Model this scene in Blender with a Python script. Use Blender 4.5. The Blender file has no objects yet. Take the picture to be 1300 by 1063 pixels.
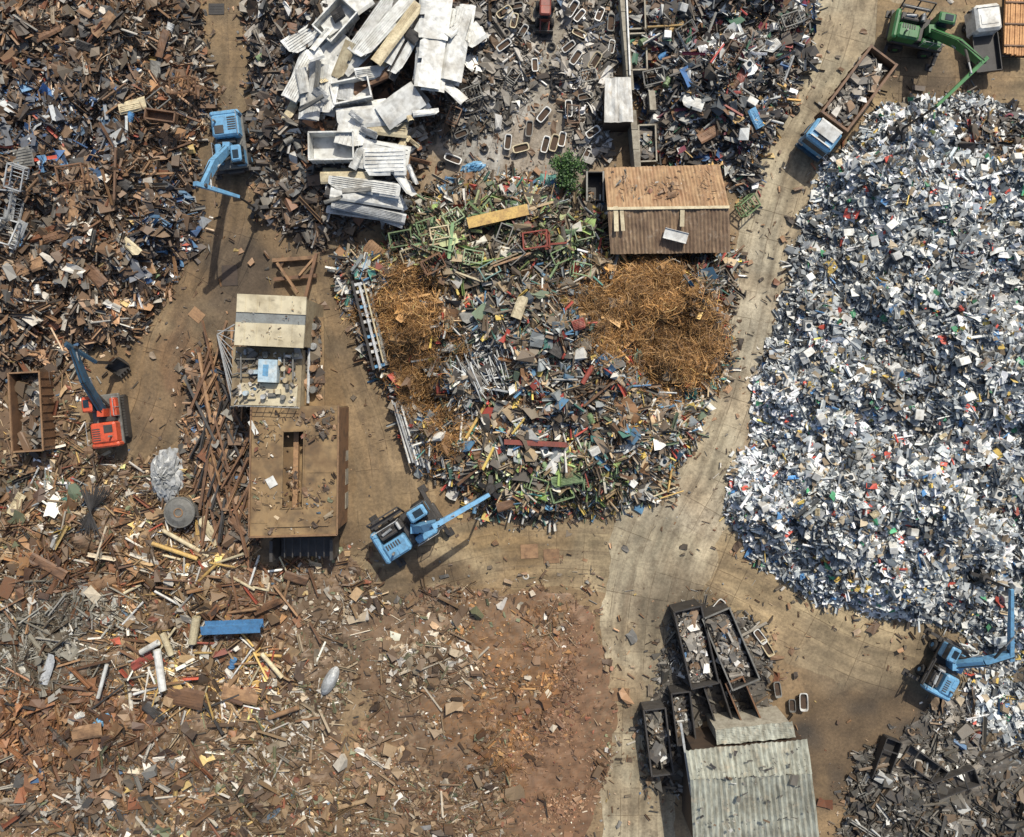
import bpy, math, random, numpy as np
from mathutils import Vector, Matrix
rng=np.random.default_rng(7); random.seed(7)
S=15.; H=62.
C=bpy.context.scene.collection
PI=math.pi
def P(px,py,z=0.):
    k=(H-z)/H/S
    return ((px-650)*k,(486-py)*k)
def IMG(X,Y,z):
    k=H/(H-z)*S
    return 650+X*k, 486-Y*k
def lin(c):
    c=np.asarray(c,float)/255.
    return np.where(c<=.04045,c/12.92,((c+.055)/1.055)**2.4)
# ---------------------------------------------------------------- noise
T=[np.random.default_rng(100+i).random((256,256)) for i in range(6)]
def vn(x,y,s=0):
    xi=np.floor(x).astype(int); yi=np.floor(y).astype(int); fx=x-xi; fy=y-yi
    fx=fx*fx*(3-2*fx); fy=fy*fy*(3-2*fy); t=T[s%6]
    a=t[xi%256,yi%256]; b=t[(xi+1)%256,yi%256]; c=t[xi%256,(yi+1)%256]; d=t[(xi+1)%256,(yi+1)%256]
    return (a*(1-fx)+b*fx)*(1-fy)+(c*(1-fx)+d*fx)*fy
def fbm(x,y,sc,o=4,s=0):
    r=0;a=1;t=0
    for i in range(o):
        r=r+a*vn(x/sc+17.3*i,y/sc-9.1*i,s+i); t+=a; a*=.5; sc=sc/2.03
    return r/t
# ---------------------------------------------------------------- piles
piles=[
 ('left_rust',[(-110,-110),(245,-110),(243,0),(262,90),(268,130),(245,200),(250,290),(225,345),(195,385),(165,440),(110,448),(60,462),(0,470),(-110,480)],3.4,60,'rusty'),
 ('top_mid',[(322,-110),(612,-110),(600,0),(592,100),(560,130),(530,200),(512,285),(430,290),(400,315),(350,270),(325,180),(318,60)],2.2,55,'darkrust'),
 ('top_small',[(590,-110),(680,-110),(664,0),(668,60),(676,110),(630,160),(550,170),(530,200),(585,100)],.7,30,'grey'),
 ('top_right',[(770,-110),(1045,-110),(1040,0),(1020,80),(1000,130),(965,190),(962,240),(935,262),(928,212),(815,208),(812,150),(806,90),(780,70),(770,50)],3.0,60,'darkmix'),
 ('centre',[(438,330),(500,300),(545,245),(640,222),(700,236),(762,262),(775,318),(930,322),(922,400),(912,460),(896,530),(872,575),(842,628),(760,650),(700,658),(620,650),(590,622),(540,600),(505,520),(475,470),(442,400)],5.0,120,'mix'),
 ('right_white',[(1420,110),(1300,150),(1230,120),(1160,125),(1120,140),(1060,195),(1035,225),(1020,290),(1000,360),(985,430),(960,510),(950,570),(930,600),(928,660),(960,700),(1000,735),(1060,765),(1150,785),(1225,800),(1260,830),(1420,850)],6.5,110,'white'),
 ('left_low',[(-110,480),(0,470),(60,462),(108,452),(112,500),(105,560),(150,590),(110,610),(-110,600)],.5,40,'litter'),
 ('bottom_left',[(-110,590),(60,585),(150,640),(190,592),(235,580),(255,640),(300,690),(350,715),(430,712),(465,745),(482,790),(455,850),(445,900),(430,1200),(-110,1200)],1.3,110,'litter'),
 ('beams',[(245,445),(292,440),(300,520),(330,525),(330,690),(300,690),(262,650),(240,560)],.8,30,'rusty'),
 ('bottom_mid',[(455,790),(560,752),(690,740),(760,752),(770,830),(762,1200),(430,1200),(445,900)],.55,60,'fine'),
 ('bottom_right',[(1090,955),(1130,950),(1180,915),(1232,880),(1290,850),(1420,850),(1420,1200),(1060,1200)],.7,50,'darkgrey'),
 ('right_edge',[(1232,800),(1300,830),(1420,850),(1420,900),(1260,890),(1228,850)],.5,30,'white'),
 ('skip_pile',[(822,905),(848,850),(856,785),(900,768),(960,795),(972,850),(985,905),(900,915),(860,1000),(824,1000)],.25,25,'darkgrey'),
 ('top_lane',[(712,-110),(775,-110),(778,0),(782,90),(765,150),(772,205),(738,200),(722,140),(712,90),(716,40)],.6,30,'grey'),
]
G0x,G0y,GS=-130,-130,3.0
gw,gh=520,450
gx=G0x+GS*np.arange(gw); gy=G0y+GS*np.arange(gh)
GX,GY=np.meshgrid(gx,gy)
def sdist(poly,X,Y):
    d=np.full(X.shape,1e9); ins=np.zeros(X.shape,bool); n=len(poly)
    for i in range(n):
        x1,y1=poly[i]; x2,y2=poly[(i+1)%n]
        ex,ey=x2-x1,y2-y1; L=ex*ex+ey*ey
        t=np.clip(((X-x1)*ex+(Y-y1)*ey)/L,0,1)
        d=np.minimum(d,np.hypot(X-x1-t*ex,Y-y1-t*ey))
        if y1!=y2:
            c=((y1>Y)!=(y2>Y))&(X<(x2-x1)*(Y-y1)/(y2-y1)+x1)
            ins^=c
    return np.where(ins,d,-d)
wob=(fbm(GX,GY,40,4,1)-.5)*34; wob2=(fbm(GX,GY,70,4,2)-.5)*75
big=fbm(GX,GY,110,3,2); mid=fbm(GX,GY,42,4,3); fin=fbm(GX,GY,13,3,4)
Dmax=np.full(GX.shape,-1e9); HH=[]
for nm,poly,hm,w,pal in piles:
    d=sdist(poly,GX,GY)+(wob2 if nm in('bottom_mid','bottom_left','bottom_right','left_low') else wob)
    Dmax=np.maximum(Dmax,d)
    e=1-np.exp(-np.maximum(d,0)/w)
    h=hm*e*(.45+.9*big)+np.minimum(np.maximum(d,0)/25,1)*((mid-.5)*3.6*min(1,hm/3.)+(fin-.5)*1.1*min(1,hm/2.5))+.02
    if nm=='centre':
        for cx,cy,rx,ry,a in((520,425,42,85,1.1),(820,395,95,66,1.3)):
            r=((GX-cx)/rx)**2+((GY-cy)/ry)**2; h=h+a*np.exp(-r*1.1)*(.5+mid)
    h=np.where(d>0,np.maximum(h,.03),np.maximum(d*.03,-.25))
    HH.append(h)
HH=np.array(HH); own=HH.argmax(0); HM=HH.max(0)
def samp(A,X,Y):
    u=(X*S+650-G0x)/GS; v=((486-Y*S)-G0y)/GS
    u=np.clip(u,0,gw-1.01); v=np.clip(v,0,gh-1.01)
    i=np.floor(u).astype(int); j=np.floor(v).astype(int); fu=u-i; fv=v-j
    return (A[j,i]*(1-fu)+A[j,i+1]*fu)*(1-fv)+(A[j+1,i]*(1-fu)+A[j+1,i+1]*fu)*fv
def hz(X,Y): return float(max(0,samp(HM,np.array(X),np.array(Y))))
def place(px,py,dz=0.):
    z=0.
    for _ in range(5):
        X,Y=P(px,py,z+dz); z=hz(X,Y)
    return X,Y,z+dz
# ---------------------------------------------------------------- palettes (r,g,b,weight,metal)
PAL={
'rusty':dict(c=[(108,84,62,6,0),(88,70,54,6,0),(130,100,72,4,0),(64,56,48,4.5,0),(148,118,90,2.6,0),(104,94,80,4,.2),(84,82,78,3,.3),(168,146,120,1.6,0),(64,92,122,.45,0),(188,182,170,1.8,.2),(172,148,92,.3,0),(122,120,114,2.2,.4),(116,74,50,1.6,0)],s=.165,sh=[4,5,2.6,1.6,2,.4,.15,.8],el=4.5,dn=92),
'rustyblue':dict(c=[(92,74,58,4,0),(66,58,52,5,0),(62,92,130,1.6,0),(92,128,158,1.0,0),(186,190,190,2.4,.2),(118,96,74,3,0),(84,88,94,3,.3),(154,78,62,.3,0)],s=.16,sh=[5,6,2,1,1,.4,.15,.4],el=4.5,dn=92),
'darkrust':dict(c=[(90,76,60,5,0),(64,56,50,5,0),(112,90,70,4,0),(100,96,88,3,.3),(146,140,130,2.3,.3),(194,192,186,1.6,.2),(76,78,78,3,.3),(122,86,62,1.6,0)],s=.165,sh=[5,5,2,1,1,.4,.25,.4],el=4.5,dn=90),
'grey':dict(c=[(102,98,90,5,.2),(70,68,64,5,0),(126,120,110,4,.2),(158,154,146,3,.2),(200,198,192,1.9,.2),(112,92,72,2,0),(70,98,126,.5,0),(146,70,58,.2,0)],s=.14,sh=[5,5,1,1,1,.3,.25,.2],el=4,dn=105),
'darkmix':dict(c=[(60,58,56,6,0),(86,78,68,6,0),(108,98,86,3.6,0),(80,86,90,4,.3),(156,156,150,3,.2),(206,208,204,2.3,.1),(58,94,136,.9,0),(148,62,56,.8,0),(122,54,70,.5,0),(66,106,84,.65,0),(180,148,92,.9,0),(118,90,66,2,0)],s=.165,sh=[5,5,2,1,2,.4,.25,.5],el=4.5,dn=96),
'mix':dict(c=[(194,192,184,3.3,.2),(134,122,104,3.8,0),(92,80,66,4.4,0),(56,54,50,3.8,0),(160,140,110,2.8,0),(102,116,94,1.1,0),(76,116,144,1.1,0),(164,66,54,1.,0),(194,168,88,.75,0),(70,116,106,.8,0),(116,86,58,3,0),(140,146,146,2.6,.4)],s=.175,sh=[4,5,2,1.5,3,.4,.15,.6],el=6,dn=100),
'white':dict(c=[(216,218,213,5.2,0),(188,193,193,5,0),(156,163,166,4,0),(234,233,226,2.4,0),(110,118,124,3.2,0),(80,88,94,3,0),(54,60,64,3,0),(132,138,140,3,0),(76,126,172,.36,0),(190,82,68,.36,0),(72,148,106,.3,0),(212,182,98,.48,0),(120,106,86,1.8,0),(164,150,126,1.8,0)],s=.135,sh=[7,8,.9,.6,.9,.6,.06,.3],el=3.4,dn=200),
'litter':dict(c=[(116,94,68,5,0),(132,110,82,4,0),(164,146,118,1.6,0),(202,196,184,1.4,.1),(96,74,54,5,0),(74,60,48,4,0),(146,140,128,1.6,.2),(190,164,108,.45,0),(80,102,120,.35,0),(124,76,56,1,0),(94,98,74,1.2,0)],s=.135,sh=[3,5,2.6,1.4,2.6,.3,.06,.9],el=5.5,dn=80),
'rustplates':dict(c=[(124,86,58,5,0),(100,70,48,5,0),(144,108,72,2.4,0),(78,58,46,3,0),(118,96,72,2,0),(182,170,148,.9,0)],s=.2,sh=[3,6,2.4,1.6,2,.4,.06,.5],el=5,dn=64),
'yellowpipes':dict(c=[(200,168,104,1.5,0),(208,202,188,2.2,.1),(166,138,98,2,0),(114,90,64,4,0),(78,64,50,4,0),(190,184,172,2,.1),(144,72,54,.7,0),(142,118,88,3,0)],s=.18,sh=[2,4,3,2,5,.5,.06,.5],el=7,dn=76),
'greywire':dict(c=[(150,148,138,4,.2),(122,118,106,4,.2),(98,88,72,3,0),(174,170,160,2,.2),(84,74,60,3,0)],s=.2,sh=[1,1,1,1,3,.1,.03,11],el=11,dn=110),
'fine':dict(c=[(116,94,70,5,0),(132,112,86,4,0),(168,156,136,1.3,0),(200,194,184,1,.1),(96,74,54,5,0),(78,62,48,3,0),(122,80,58,1,0),(98,102,76,1.2,0)],s=.095,sh=[5,5,1,.5,1.2,.2,.05,.3],el=4.5,dn=85),
'ochre':dict(c=[(140,102,62,5,0),(120,84,52,5,0),(152,118,76,2,0),(100,74,50,4,0),(186,174,152,.5,0)],s=.095,sh=[5,4,1,.5,1,.2,.05,1],el=3,dn=75),
'gravel':dict(c=[(130,98,72,5,0),(116,86,64,5,0),(142,114,88,3,0),(100,74,54,3,0),(184,172,152,.6,0),(130,80,58,1,0)],s=.07,sh=[8,3,.2,.1,.4,.1,.02,.05],el=3,dn=75),
'darkgrey':dict(c=[(76,74,68,5,.2),(56,54,52,5,0),(98,94,86,4,.2),(134,130,122,1.8,.2),(182,182,176,1.0,.2),(100,84,66,3,0)],s=.155,sh=[4,5,2,1,1.5,.4,.15,.4],el=4.5,dn=60),
'green':dict(c=[(130,152,90,1.8,0),(100,124,90,1.8,0),(154,160,118,1.5,0),(80,72,60,5,0),(132,116,90,4,0),(182,178,164,2.6,.1),(60,56,50,3.4,0),(120,68,58,1,0),(190,168,90,.6,0)],s=.175,sh=[3,5,4,2,2.5,.3,.15,.6],el=6,dn=92),
'wirerust':dict(c=[(172,130,76,4.6,0),(146,106,60,4.4,0),(192,152,98,2.8,0),(110,80,48,2.4,0),(84,66,46,.8,0)],s=.22,sh=[.4,.4,.1,.05,.2,.02,.01,16],el=4,dn=230),
'silver':dict(c=[(176,178,176,4,.2),(148,151,150,4,.2),(116,116,112,4,.2),(80,76,70,4,0),(206,206,200,1.4,.1)],s=.17,sh=[2,3,2,1,6,.2,.06,.6],el=8,dn=92),
'whitebrown':dict(c=[(194,188,176,2,.1),(150,136,114,3,0),(112,92,70,5,0),(90,72,54,4,0),(170,160,142,1.3,0),(100,102,76,1.2,0)],s=.115,sh=[4,6,1,1,1.5,.2,.05,.3],el=5,dn=86),
}
PN=list(PAL); PI_={n:i for i,n in enumerate(PN)}
ZN=[(60,165,110,55,'rustyblue',0),(20,110,70,40,'rustyblue',0),(230,40,30,50,'darkrust',0),(215,300,60,60,'rustyblue',0),
 (522,440,34,84,'wirerust',4),(514,385,42,44,'wirerust',4),(566,520,16,46,'wirerust',4),(812,388,80,58,'wirerust',4),(852,430,62,52,'wirerust',4),(600,300,190,42,'green',4),(720,290,110,34,'green',4),(616,458,30,42,'silver',4),(690,610,110,26,'green',4),
 (60,905,130,60,'rustplates',7),(270,870,60,34,'rustplates',7),(120,725,110,36,'rustplates',7),(340,770,70,30,'rustplates',7),(70,805,95,62,'greywire',7),(240,840,100,60,'yellowpipes',7),(230,700,60,50,'yellowpipes',7),(420,840,70,90,'whitebrown',7),(60,610,60,22,'mix',7),(330,945,120,30,'whitebrown',7),(60,1010,200,40,'rusty',7),
 (640,805,46,40,'ochre',9),(672,865,38,70,'ochre',9),(640,950,60,50,'ochre',9),(735,830,44,90,'gravel',9),(715,930,60,60,'gravel',9),(720,1010,80,70,'gravel',9),(540,840,60,70,'whitebrown',9),(1290,900,60,50,'white',10),(1225,930,40,30,'grey',10),(1270,160,60,30,'darkmix',5)]
def zones(ix,iy,own_i):
    z=np.array([PI_[piles[o][4]] for o in range(len(piles))])[own_i]
    bt=(own_i==9)|(own_i==7); sg=np.where(bt,22,11); am=np.where(bt,130,80)
    jx=ix+rng.normal(0,1,ix.shape)*sg+(fbm(ix,iy,45,4,5)-.5)*am; jy=iy+rng.normal(0,1,ix.shape)*sg+(fbm(ix+500,iy,45,4,5)-.5)*am
    for cx,cy,rx,ry,p,o in ZN:
        m=(((jx-cx)/rx)**2+((jy-cy)/ry)**2<1)&(own_i==o)
        z=np.where(m,PI_[p],z)
    return z
# ---------------------------------------------------------------- templates
def A(*a): return np.array(a,float)
box=(A((-.5,-.5,-.5),(.5,-.5,-.5),(.5,.5,-.5),(-.5,.5,-.5),(-.5,-.5,.5),(.5,-.5,.5),(.5,.5,.5),(-.5,.5,.5)),
     np.array([(4,5,6,7),(0,1,5,4),(1,2,6,5),(2,3,7,6),(3,0,4,7)]))
def gridt(nx,ny):
    V=[(i/(nx-1)-.5,j/(ny-1)-.5,0) for j in range(ny) for i in range(nx)]
    F=[(j*nx+i,j*nx+i+1,(j+1)*nx+i+1,(j+1)*nx+i) for j in range(ny-1) for i in range(nx-1)]
    return np.array(V,float),np.array(F)
plate=gridt(3,3); plate2=gridt(3,2)
lpr=(A((-.5,-.5,0),(.5,-.5,0),(.5,.5,0),(-.5,.5,0),(-.5,-.5,1),(.5,-.5,1)),np.array([(0,1,2,3),(0,4,5,1)]))
upr=(A((-.5,-.5,0),(.5,-.5,0),(.5,.5,0),(-.5,.5,0),(-.5,-.5,.8),(.5,-.5,.8),(.5,.5,.8),(-.5,.5,.8)),np.array([(0,1,2,3),(0,4,5,1),(3,2,6,7)]))
def tubet(n=6):
    V=[];F=[]
    for x in (-.5,.5):
        for k in range(n):
            a=2*PI*k/n; V.append((x,.5*math.cos(a),.5*math.sin(a)))
    for k in range(n): F.append((k,(k+1)%n,n+(k+1)%n,n+k))
    F+=[(3,2,1,0),(0,5,4,3),(n,n+1,n+2,n+3),(n+3,n+4,n+5,n)]
    return np.array(V,float),np.array(F)
def shellt():
    V=[];F=[]
    for x in (-.5,.5):
        for k in range(5):
            a=PI*k/4; V.append((x,.5*math.cos(a),.5*math.sin(a)))
    for k in range(4): F.append((k,k+1,5+k+1,5+k))
    return np.array(V,float),np.array(F)
def ringt(n=10,m=4,r=.12):
    V=[];F=[]
    for k in range(n):
        a=2*PI*k/n
        for j in range(m):
            b=2*PI*j/m+.4; R=.5-r+r*math.cos(b); V.append((R*math.cos(a),R*math.sin(a),r*math.sin(b)))
    for k in range(n):
        for j in range(m): F.append((k*m+j,((k+1)%n)*m+j,((k+1)%n)*m+(j+1)%m,k*m+(j+1)%m))
    return np.array(V,float),np.array(F)
def arct(span,n=8,r=.017,wav=0.):
    V=[];F=[]
    for k in range(n+1):
        a=span*(k/n-.5); q=.5*(1+wav*math.sin(3*a))
        for j in range(3):
            b=2*PI*j/3; V.append(((q+r*math.cos(b))*math.cos(a)-.3,(q+r*math.cos(b))*math.sin(a),r*math.sin(b)+.14*math.sin(2.3*a)))
    for k in range(n):
        for j in range(3): F.append((k*3+j,(k+1)*3+j,(k+1)*3+(j+1)%3,k*3+(j+1)%3))
    return np.array(V,float),np.array(F)
TM=[[box],[plate,plate2],[lpr],[upr],[tubet()],[shellt()],[ringt()],[arct(3.5,6,.012),arct(5.2,8,.011,.25),arct(1.8,4,.011),arct(2.4,5,.011,.3)]]
def inst(t,pos,size,yaw,tilt,roll,jit):
    V,F=t; n=len(pos)
    v=V[None]*size[:,None,:]+rng.normal(0,1,(n,len(V),3))*jit[:,None,None]
    cy,sy,ct,st,cr,sr=np.cos(yaw),np.sin(yaw),np.cos(tilt),np.sin(tilt),np.cos(roll),np.sin(roll)
    o=np.zeros(n); l=np.ones(n)
    Rz=np.stack([cy,-sy,o,sy,cy,o,o,o,l],1).reshape(n,3,3)
    Ry=np.stack([ct,o,st,o,l,o,-st,o,ct],1).reshape(n,3,3)
    Rx=np.stack([l,o,o,o,cr,-sr,o,sr,cr],1).reshape(n,3,3)
    R=Rz@Ry@Rx
    v=np.einsum('nij,nkj->nki',R,v)+pos[:,None]
    return v.reshape(-1,3),(F[None]+(np.arange(n)*len(V))[:,None,None]).reshape(-1,4),len(V)
def npmesh(name,V,F,col=None,flat=True):
    me=bpy.data.meshes.new(name)
    me.vertices.add(len(V)); me.vertices.foreach_set('co',np.ascontiguousarray(V,dtype=np.float32).ravel())
    me.loops.add(len(F)*4); me.loops.foreach_set('vertex_index',np.ascontiguousarray(F,dtype=np.int32).ravel())
    me.polygons.add(len(F)); me.polygons.foreach_set('loop_start',np.arange(0,len(F)*4,4,dtype=np.int32))
    me.polygons.foreach_set('loop_total',np.full(len(F),4,dtype=np.int32))
    me.update(calc_edges=True); me.validate()
    if flat: me.polygons.foreach_set('use_smooth',np.zeros(len(me.polygons),dtype=bool))
    if col is not None:
        a=me.attributes.new('Col','FLOAT_COLOR','POINT'); a.data.foreach_set('color',np.ascontiguousarray(col,dtype=np.float32).ravel())
    return me
def pieces(X,Y,Z,zi,scale=1.,tiltk=1.,lmax=3.0):
    Vs=[];Fs=[];Cs=[];off=0
    for p in np.unique(zi):
        pd=PAL[PN[p]]; cc=np.array(pd['c'],float); w=cc[:,3]/cc[:,3].sum()
        idx=np.where(zi==p)[0]; n=len(idx)
        sh=np.array(pd['sh'],float); kind=rng.choice(8,n,p=sh/sh.sum())
        ci=rng.choice(len(cc),n,p=w)
        col=lin(cc[ci,:3]); mt=cc[ci,4]*.3
        lf=fbm(X[idx]*S,Y[idx]*S,45,4,4)
        col=col*np.exp(rng.normal(0,.22,n)+(lf-.5)*1.5)[:,None]; col=np.clip(col,.01,.84)
        s=pd['s']*scale*np.exp(rng.normal(0,.7,n)); s=np.clip(s,.05,.55 if PN[p]=='white' else .9)
        for k in range(8):
            for ti,tm in enumerate(TM[k]):
                mk=(kind==k)
                if len(TM[k])>1: mk&=(np.arange(n)%len(TM[k])==ti)
                q=np.where(mk)[0]
                if not len(q): continue
                g=idx[q]; m=len(q); ss=s[q]; U=lambda a,b: rng.uniform(a,b,m)
                el=pd['el']*U(.5,1.4); Lk=np.minimum(ss*el,lmax*U(.5,1))
                if k==0: sz=np.stack([ss*1.2,ss*U(.35,1),ss*U(.15,.6)],1); jit=ss*.12
                elif k==1: sz=np.stack([ss*1.9,ss*U(.5,1.3),ss],1); jit=ss*.14
                elif k in(2,3): t_=np.minimum(ss*.4,.22); sz=np.stack([Lk,t_,t_],1); jit=t_*.1
                elif k==4: t_=np.minimum(ss*U(.15,.45),.17); sz=np.stack([Lk,t_,t_],1); jit=t_*.05
                elif k==5: sz=np.stack([ss*1.6,ss*.7,ss*.5],1); jit=ss*.1
                elif k==6: t_=np.minimum(ss*1.6,.7); sz=np.stack([t_,t_,t_],1); jit=ss*.01
                else: t_=np.minimum(ss*3.6,1.4)*U(.6,1.2); sz=np.stack([t_,t_*U(.6,1.2),t_],1); jit=np.minimum(ss*.014,.007)
                ti_=rng.normal(0,.34*tiltk,m); ro=rng.normal(0,.36*tiltk,m)
                if k in(2,3,4): ti_=rng.normal(0,.17*tiltk,m)
                pos=np.stack([X[g],Y[g],Z[g]+ss*U(-.1,.5)+(U(0,.4) if k==7 and PN[p]=='wirerust' else 0)],1)
                v,f,nv=inst(tm,pos,sz,U(0,2*PI),ti_,ro,jit)
                Vs.append(v);Fs.append(f+off);off+=len(v)
                c4=np.concatenate([col[q],mt[q][:,None]],1); Cs.append(np.repeat(c4,nv,0))
    return Vs,Fs,Cs,off
# ---------------------------------------------------------------- materials
def newmat(name):
    m=bpy.data.materials.new(name); m.use_nodes=True; nt=m.node_tree
    return m,nt,nt.nodes['Principled BSDF'],nt.links
def noise(nt,sc,det=4,vec=None,rough=.55):
    n=nt.nodes.new('ShaderNodeTexNoise'); n.inputs['Scale'].default_value=sc; n.inputs['Detail'].default_value=det; n.inputs['Roughness'].default_value=rough
    if vec: nt.links.new(vec,n.inputs['Vector'])
    return n.outputs['Fac']
def ramp(nt,src,a,b,va=0.,vb=1.):
    n=nt.nodes.new('ShaderNodeMapRange'); n.inputs[1].default_value=a;n.inputs[2].default_value=b;n.inputs[3].default_value=va;n.inputs[4].default_value=vb
    nt.links.new(src,n.inputs[0]); return n.outputs[0]
def mix(nt,fac,a,b,mode='MIX'):
    n=nt.nodes.new('ShaderNodeMix'); n.data_type='RGBA'; n.blend_type=mode
    for i,v in ((0,fac),(6,a),(7,b)):
        if isinstance(v,bpy.types.NodeSocket): nt.links.new(v,n.inputs[i])
        else: n.inputs[i].default_value=v
    return n.outputs[2]
def geo(nt): return nt.nodes.new('ShaderNodeNewGeometry').outputs['Position']
def l4(c): return tuple(float(x) for x in lin(c))+(1.,)
MATS={}
def mat(name,c,c2=None,rough=.65,metal=0.,ns=1.5,amt=(.45,.7),grime=.35,rand=.25,gs=7):
    if name in MATS: return MATS[name]
    m,nt,b,L=newmat(name); g=geo(nt)
    if c2 is None: c2=tuple(x*.6 for x in c)
    f=ramp(nt,noise(nt,ns,6,g),amt[0],amt[1])
    col=mix(nt,f,l4(c),l4(c2))
    f2=ramp(nt,noise(nt,gs,5,g),.45,.75,0,grime)
    col=mix(nt,f2,col,l4((78,66,52)))
    oi=nt.nodes.new('ShaderNodeObjectInfo')
    hs=nt.nodes.new('ShaderNodeHueSaturation'); L.new(col,hs.inputs['Color']); L.new(ramp(nt,oi.outputs['Random'],0,1,1-rand,1+rand),hs.inputs['Value'])
    L.new(hs.outputs[0],b.inputs['Base Color']); b.inputs['Roughness'].default_value=rough; b.inputs['Metallic'].default_value=metal
    MATS[name]=m; return m
rust=mat('rust',(114,84,60),(80,60,46)); rustl=mat('rust_light',(148,116,84),(108,82,60)); rustd=mat('rust_dark',(76,62,50),(54,46,40))
white=mat('white_paint',(212,212,206),(172,168,158),rough=.5,grime=.4,rand=.12,gs=3,ns=.8); pwhite=mat('sheet_white',(206,207,202),(168,165,155),rough=.55,grime=.45,rand=.16,gs=2.4,ns=.7); cream=mat('cream_paint',(190,178,146),(156,140,110),rough=.6,grime=.4)
yellow=mat('yellow_paint',(190,158,92),(150,118,72),rough=.5,grime=.5); blue=mat('blue_paint',(104,154,188),(88,132,162),rough=.45,grime=.45,rand=.06,amt=(.5,.8),gs=4)
blueg=mat('girder_blue',(80,130,174),(66,108,146),rough=.5,grime=.4); bluef=mat('faded_blue',(150,172,184),(176,182,180),rough=.6,grime=.45,gs=4)
blued=mat('dark_blue_paint',(48,80,102),(40,62,78),rough=.45); green=mat('green_paint',(116,138,96),(88,106,74),rough=.55,grime=.5); greenb=mat('machine_green_paint',(56,112,62),(46,88,52),rough=.45,rand=.05)
red=mat('red_paint',(138,68,56),(104,58,48),rough=.5,grime=.5); orange=mat('orange_paint',(200,84,54),(160,72,48),rough=.45,rand=.05,grime=.45)
silver=mat('silver_metal',(176,178,177),(134,136,134),rough=.45,metal=.12,grime=.4); dark=mat('dark_metal',(60,58,56),(42,40,38),rough=.6); black=mat('black_rubber',(38,38,38),(28,28,28),rough=.85)
glass=mat('tinted_glass',(40,52,60),(30,38,44),rough=.12,grime=.05); greym=mat('grey_metal',(122,121,115),(92,90,84),rough=.6,metal=.05); concr=mat('cast_concrete',(154,148,132),(120,112,98),rough=.9)
brownroof=mat('brown_roof_felt',(142,118,84),(110,88,62),ns=.5,grime=.75,rand=.04,rough=.85,gs=1.3,amt=(.42,.62)); tanroof=mat('tan_deck',(160,144,114),(130,112,86),ns=.8,rough=.85,grime=.5,gs=3); wood=mat('pale_timber',(206,156,104),(170,120,76),rough=.75)
creamroof=mat('cream_roof_sheet',(194,184,156),(168,156,128),ns=.5,rough=.7,grime=.5,rand=.04,gs=1.4); greyband=mat('grey_roof_band',(118,122,120),(98,100,98),rough=.7)
bottomdirt=mat('tub_dirt',(78,60,46),(54,46,38),rough=.9)
purple=mat('teal_paint',(78,118,112),(62,92,90),rough=.5)
def scrapmat():
    m,nt,b,L=newmat('mixed_scrap'); a=nt.nodes.new('ShaderNodeAttribute'); a.attribute_name='Col'; g=geo(nt)
    f=ramp(nt,noise(nt,3.5,3,g),.42,.75,0,.36)
    c=mix(nt,f,a.outputs['Color'],l4((100,86,70)))
    L.new(c,b.inputs['Base Color']); b.inputs['Roughness'].default_value=.6
    L.new(a.outputs['Alpha'],b.inputs['Metallic']); return m
SC=scrapmat()
def corr_mat(name,c1,c2,c3,bw=.9,rh=3.2,lt=(176,160,136)):
    m,nt,b,L=newmat(name); tc=nt.nodes.new('ShaderNodeUVMap'); tc.uv_map='UVMap'
    br=nt.nodes.new('ShaderNodeTexBrick'); br.offset=.5; br.inputs['Scale'].default_value=1; br.inputs['Brick Width'].default_value=bw; br.inputs['Row Height'].default_value=rh
    br.inputs['Mortar Size'].default_value=.015; br.inputs['Color1'].default_value=l4(c1); br.inputs['Color2'].default_value=l4(c2); br.inputs['Mortar'].default_value=l4(tuple(x*.7 for x in c2))
    L.new(tc.outputs[0],br.inputs['Vector'])
    mp=nt.nodes.new('ShaderNodeMapping'); mp.inputs['Scale'].default_value=(2.2,.6,1); L.new(tc.outputs[0],mp.inputs['Vector'])
    f=ramp(nt,noise(nt,1.,7,mp.outputs[0],.7),.42,.66)
    c=mix(nt,f,br.outputs['Color'],l4(c3)); f2=ramp(nt,noise(nt,.6,7,geo(nt),.7),.45,.65,0,.6)
    c=mix(nt,f2,c,l4(tuple(x*.74 for x in c3)))
    f3=ramp(nt,noise(nt,1.3,6,geo(nt),.7),.57,.68,0,.5); c=mix(nt,f3,c,l4(lt))
    L.new(c,b.inputs['Base Color']); b.inputs['Roughness'].default_value=.75; return m
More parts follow.
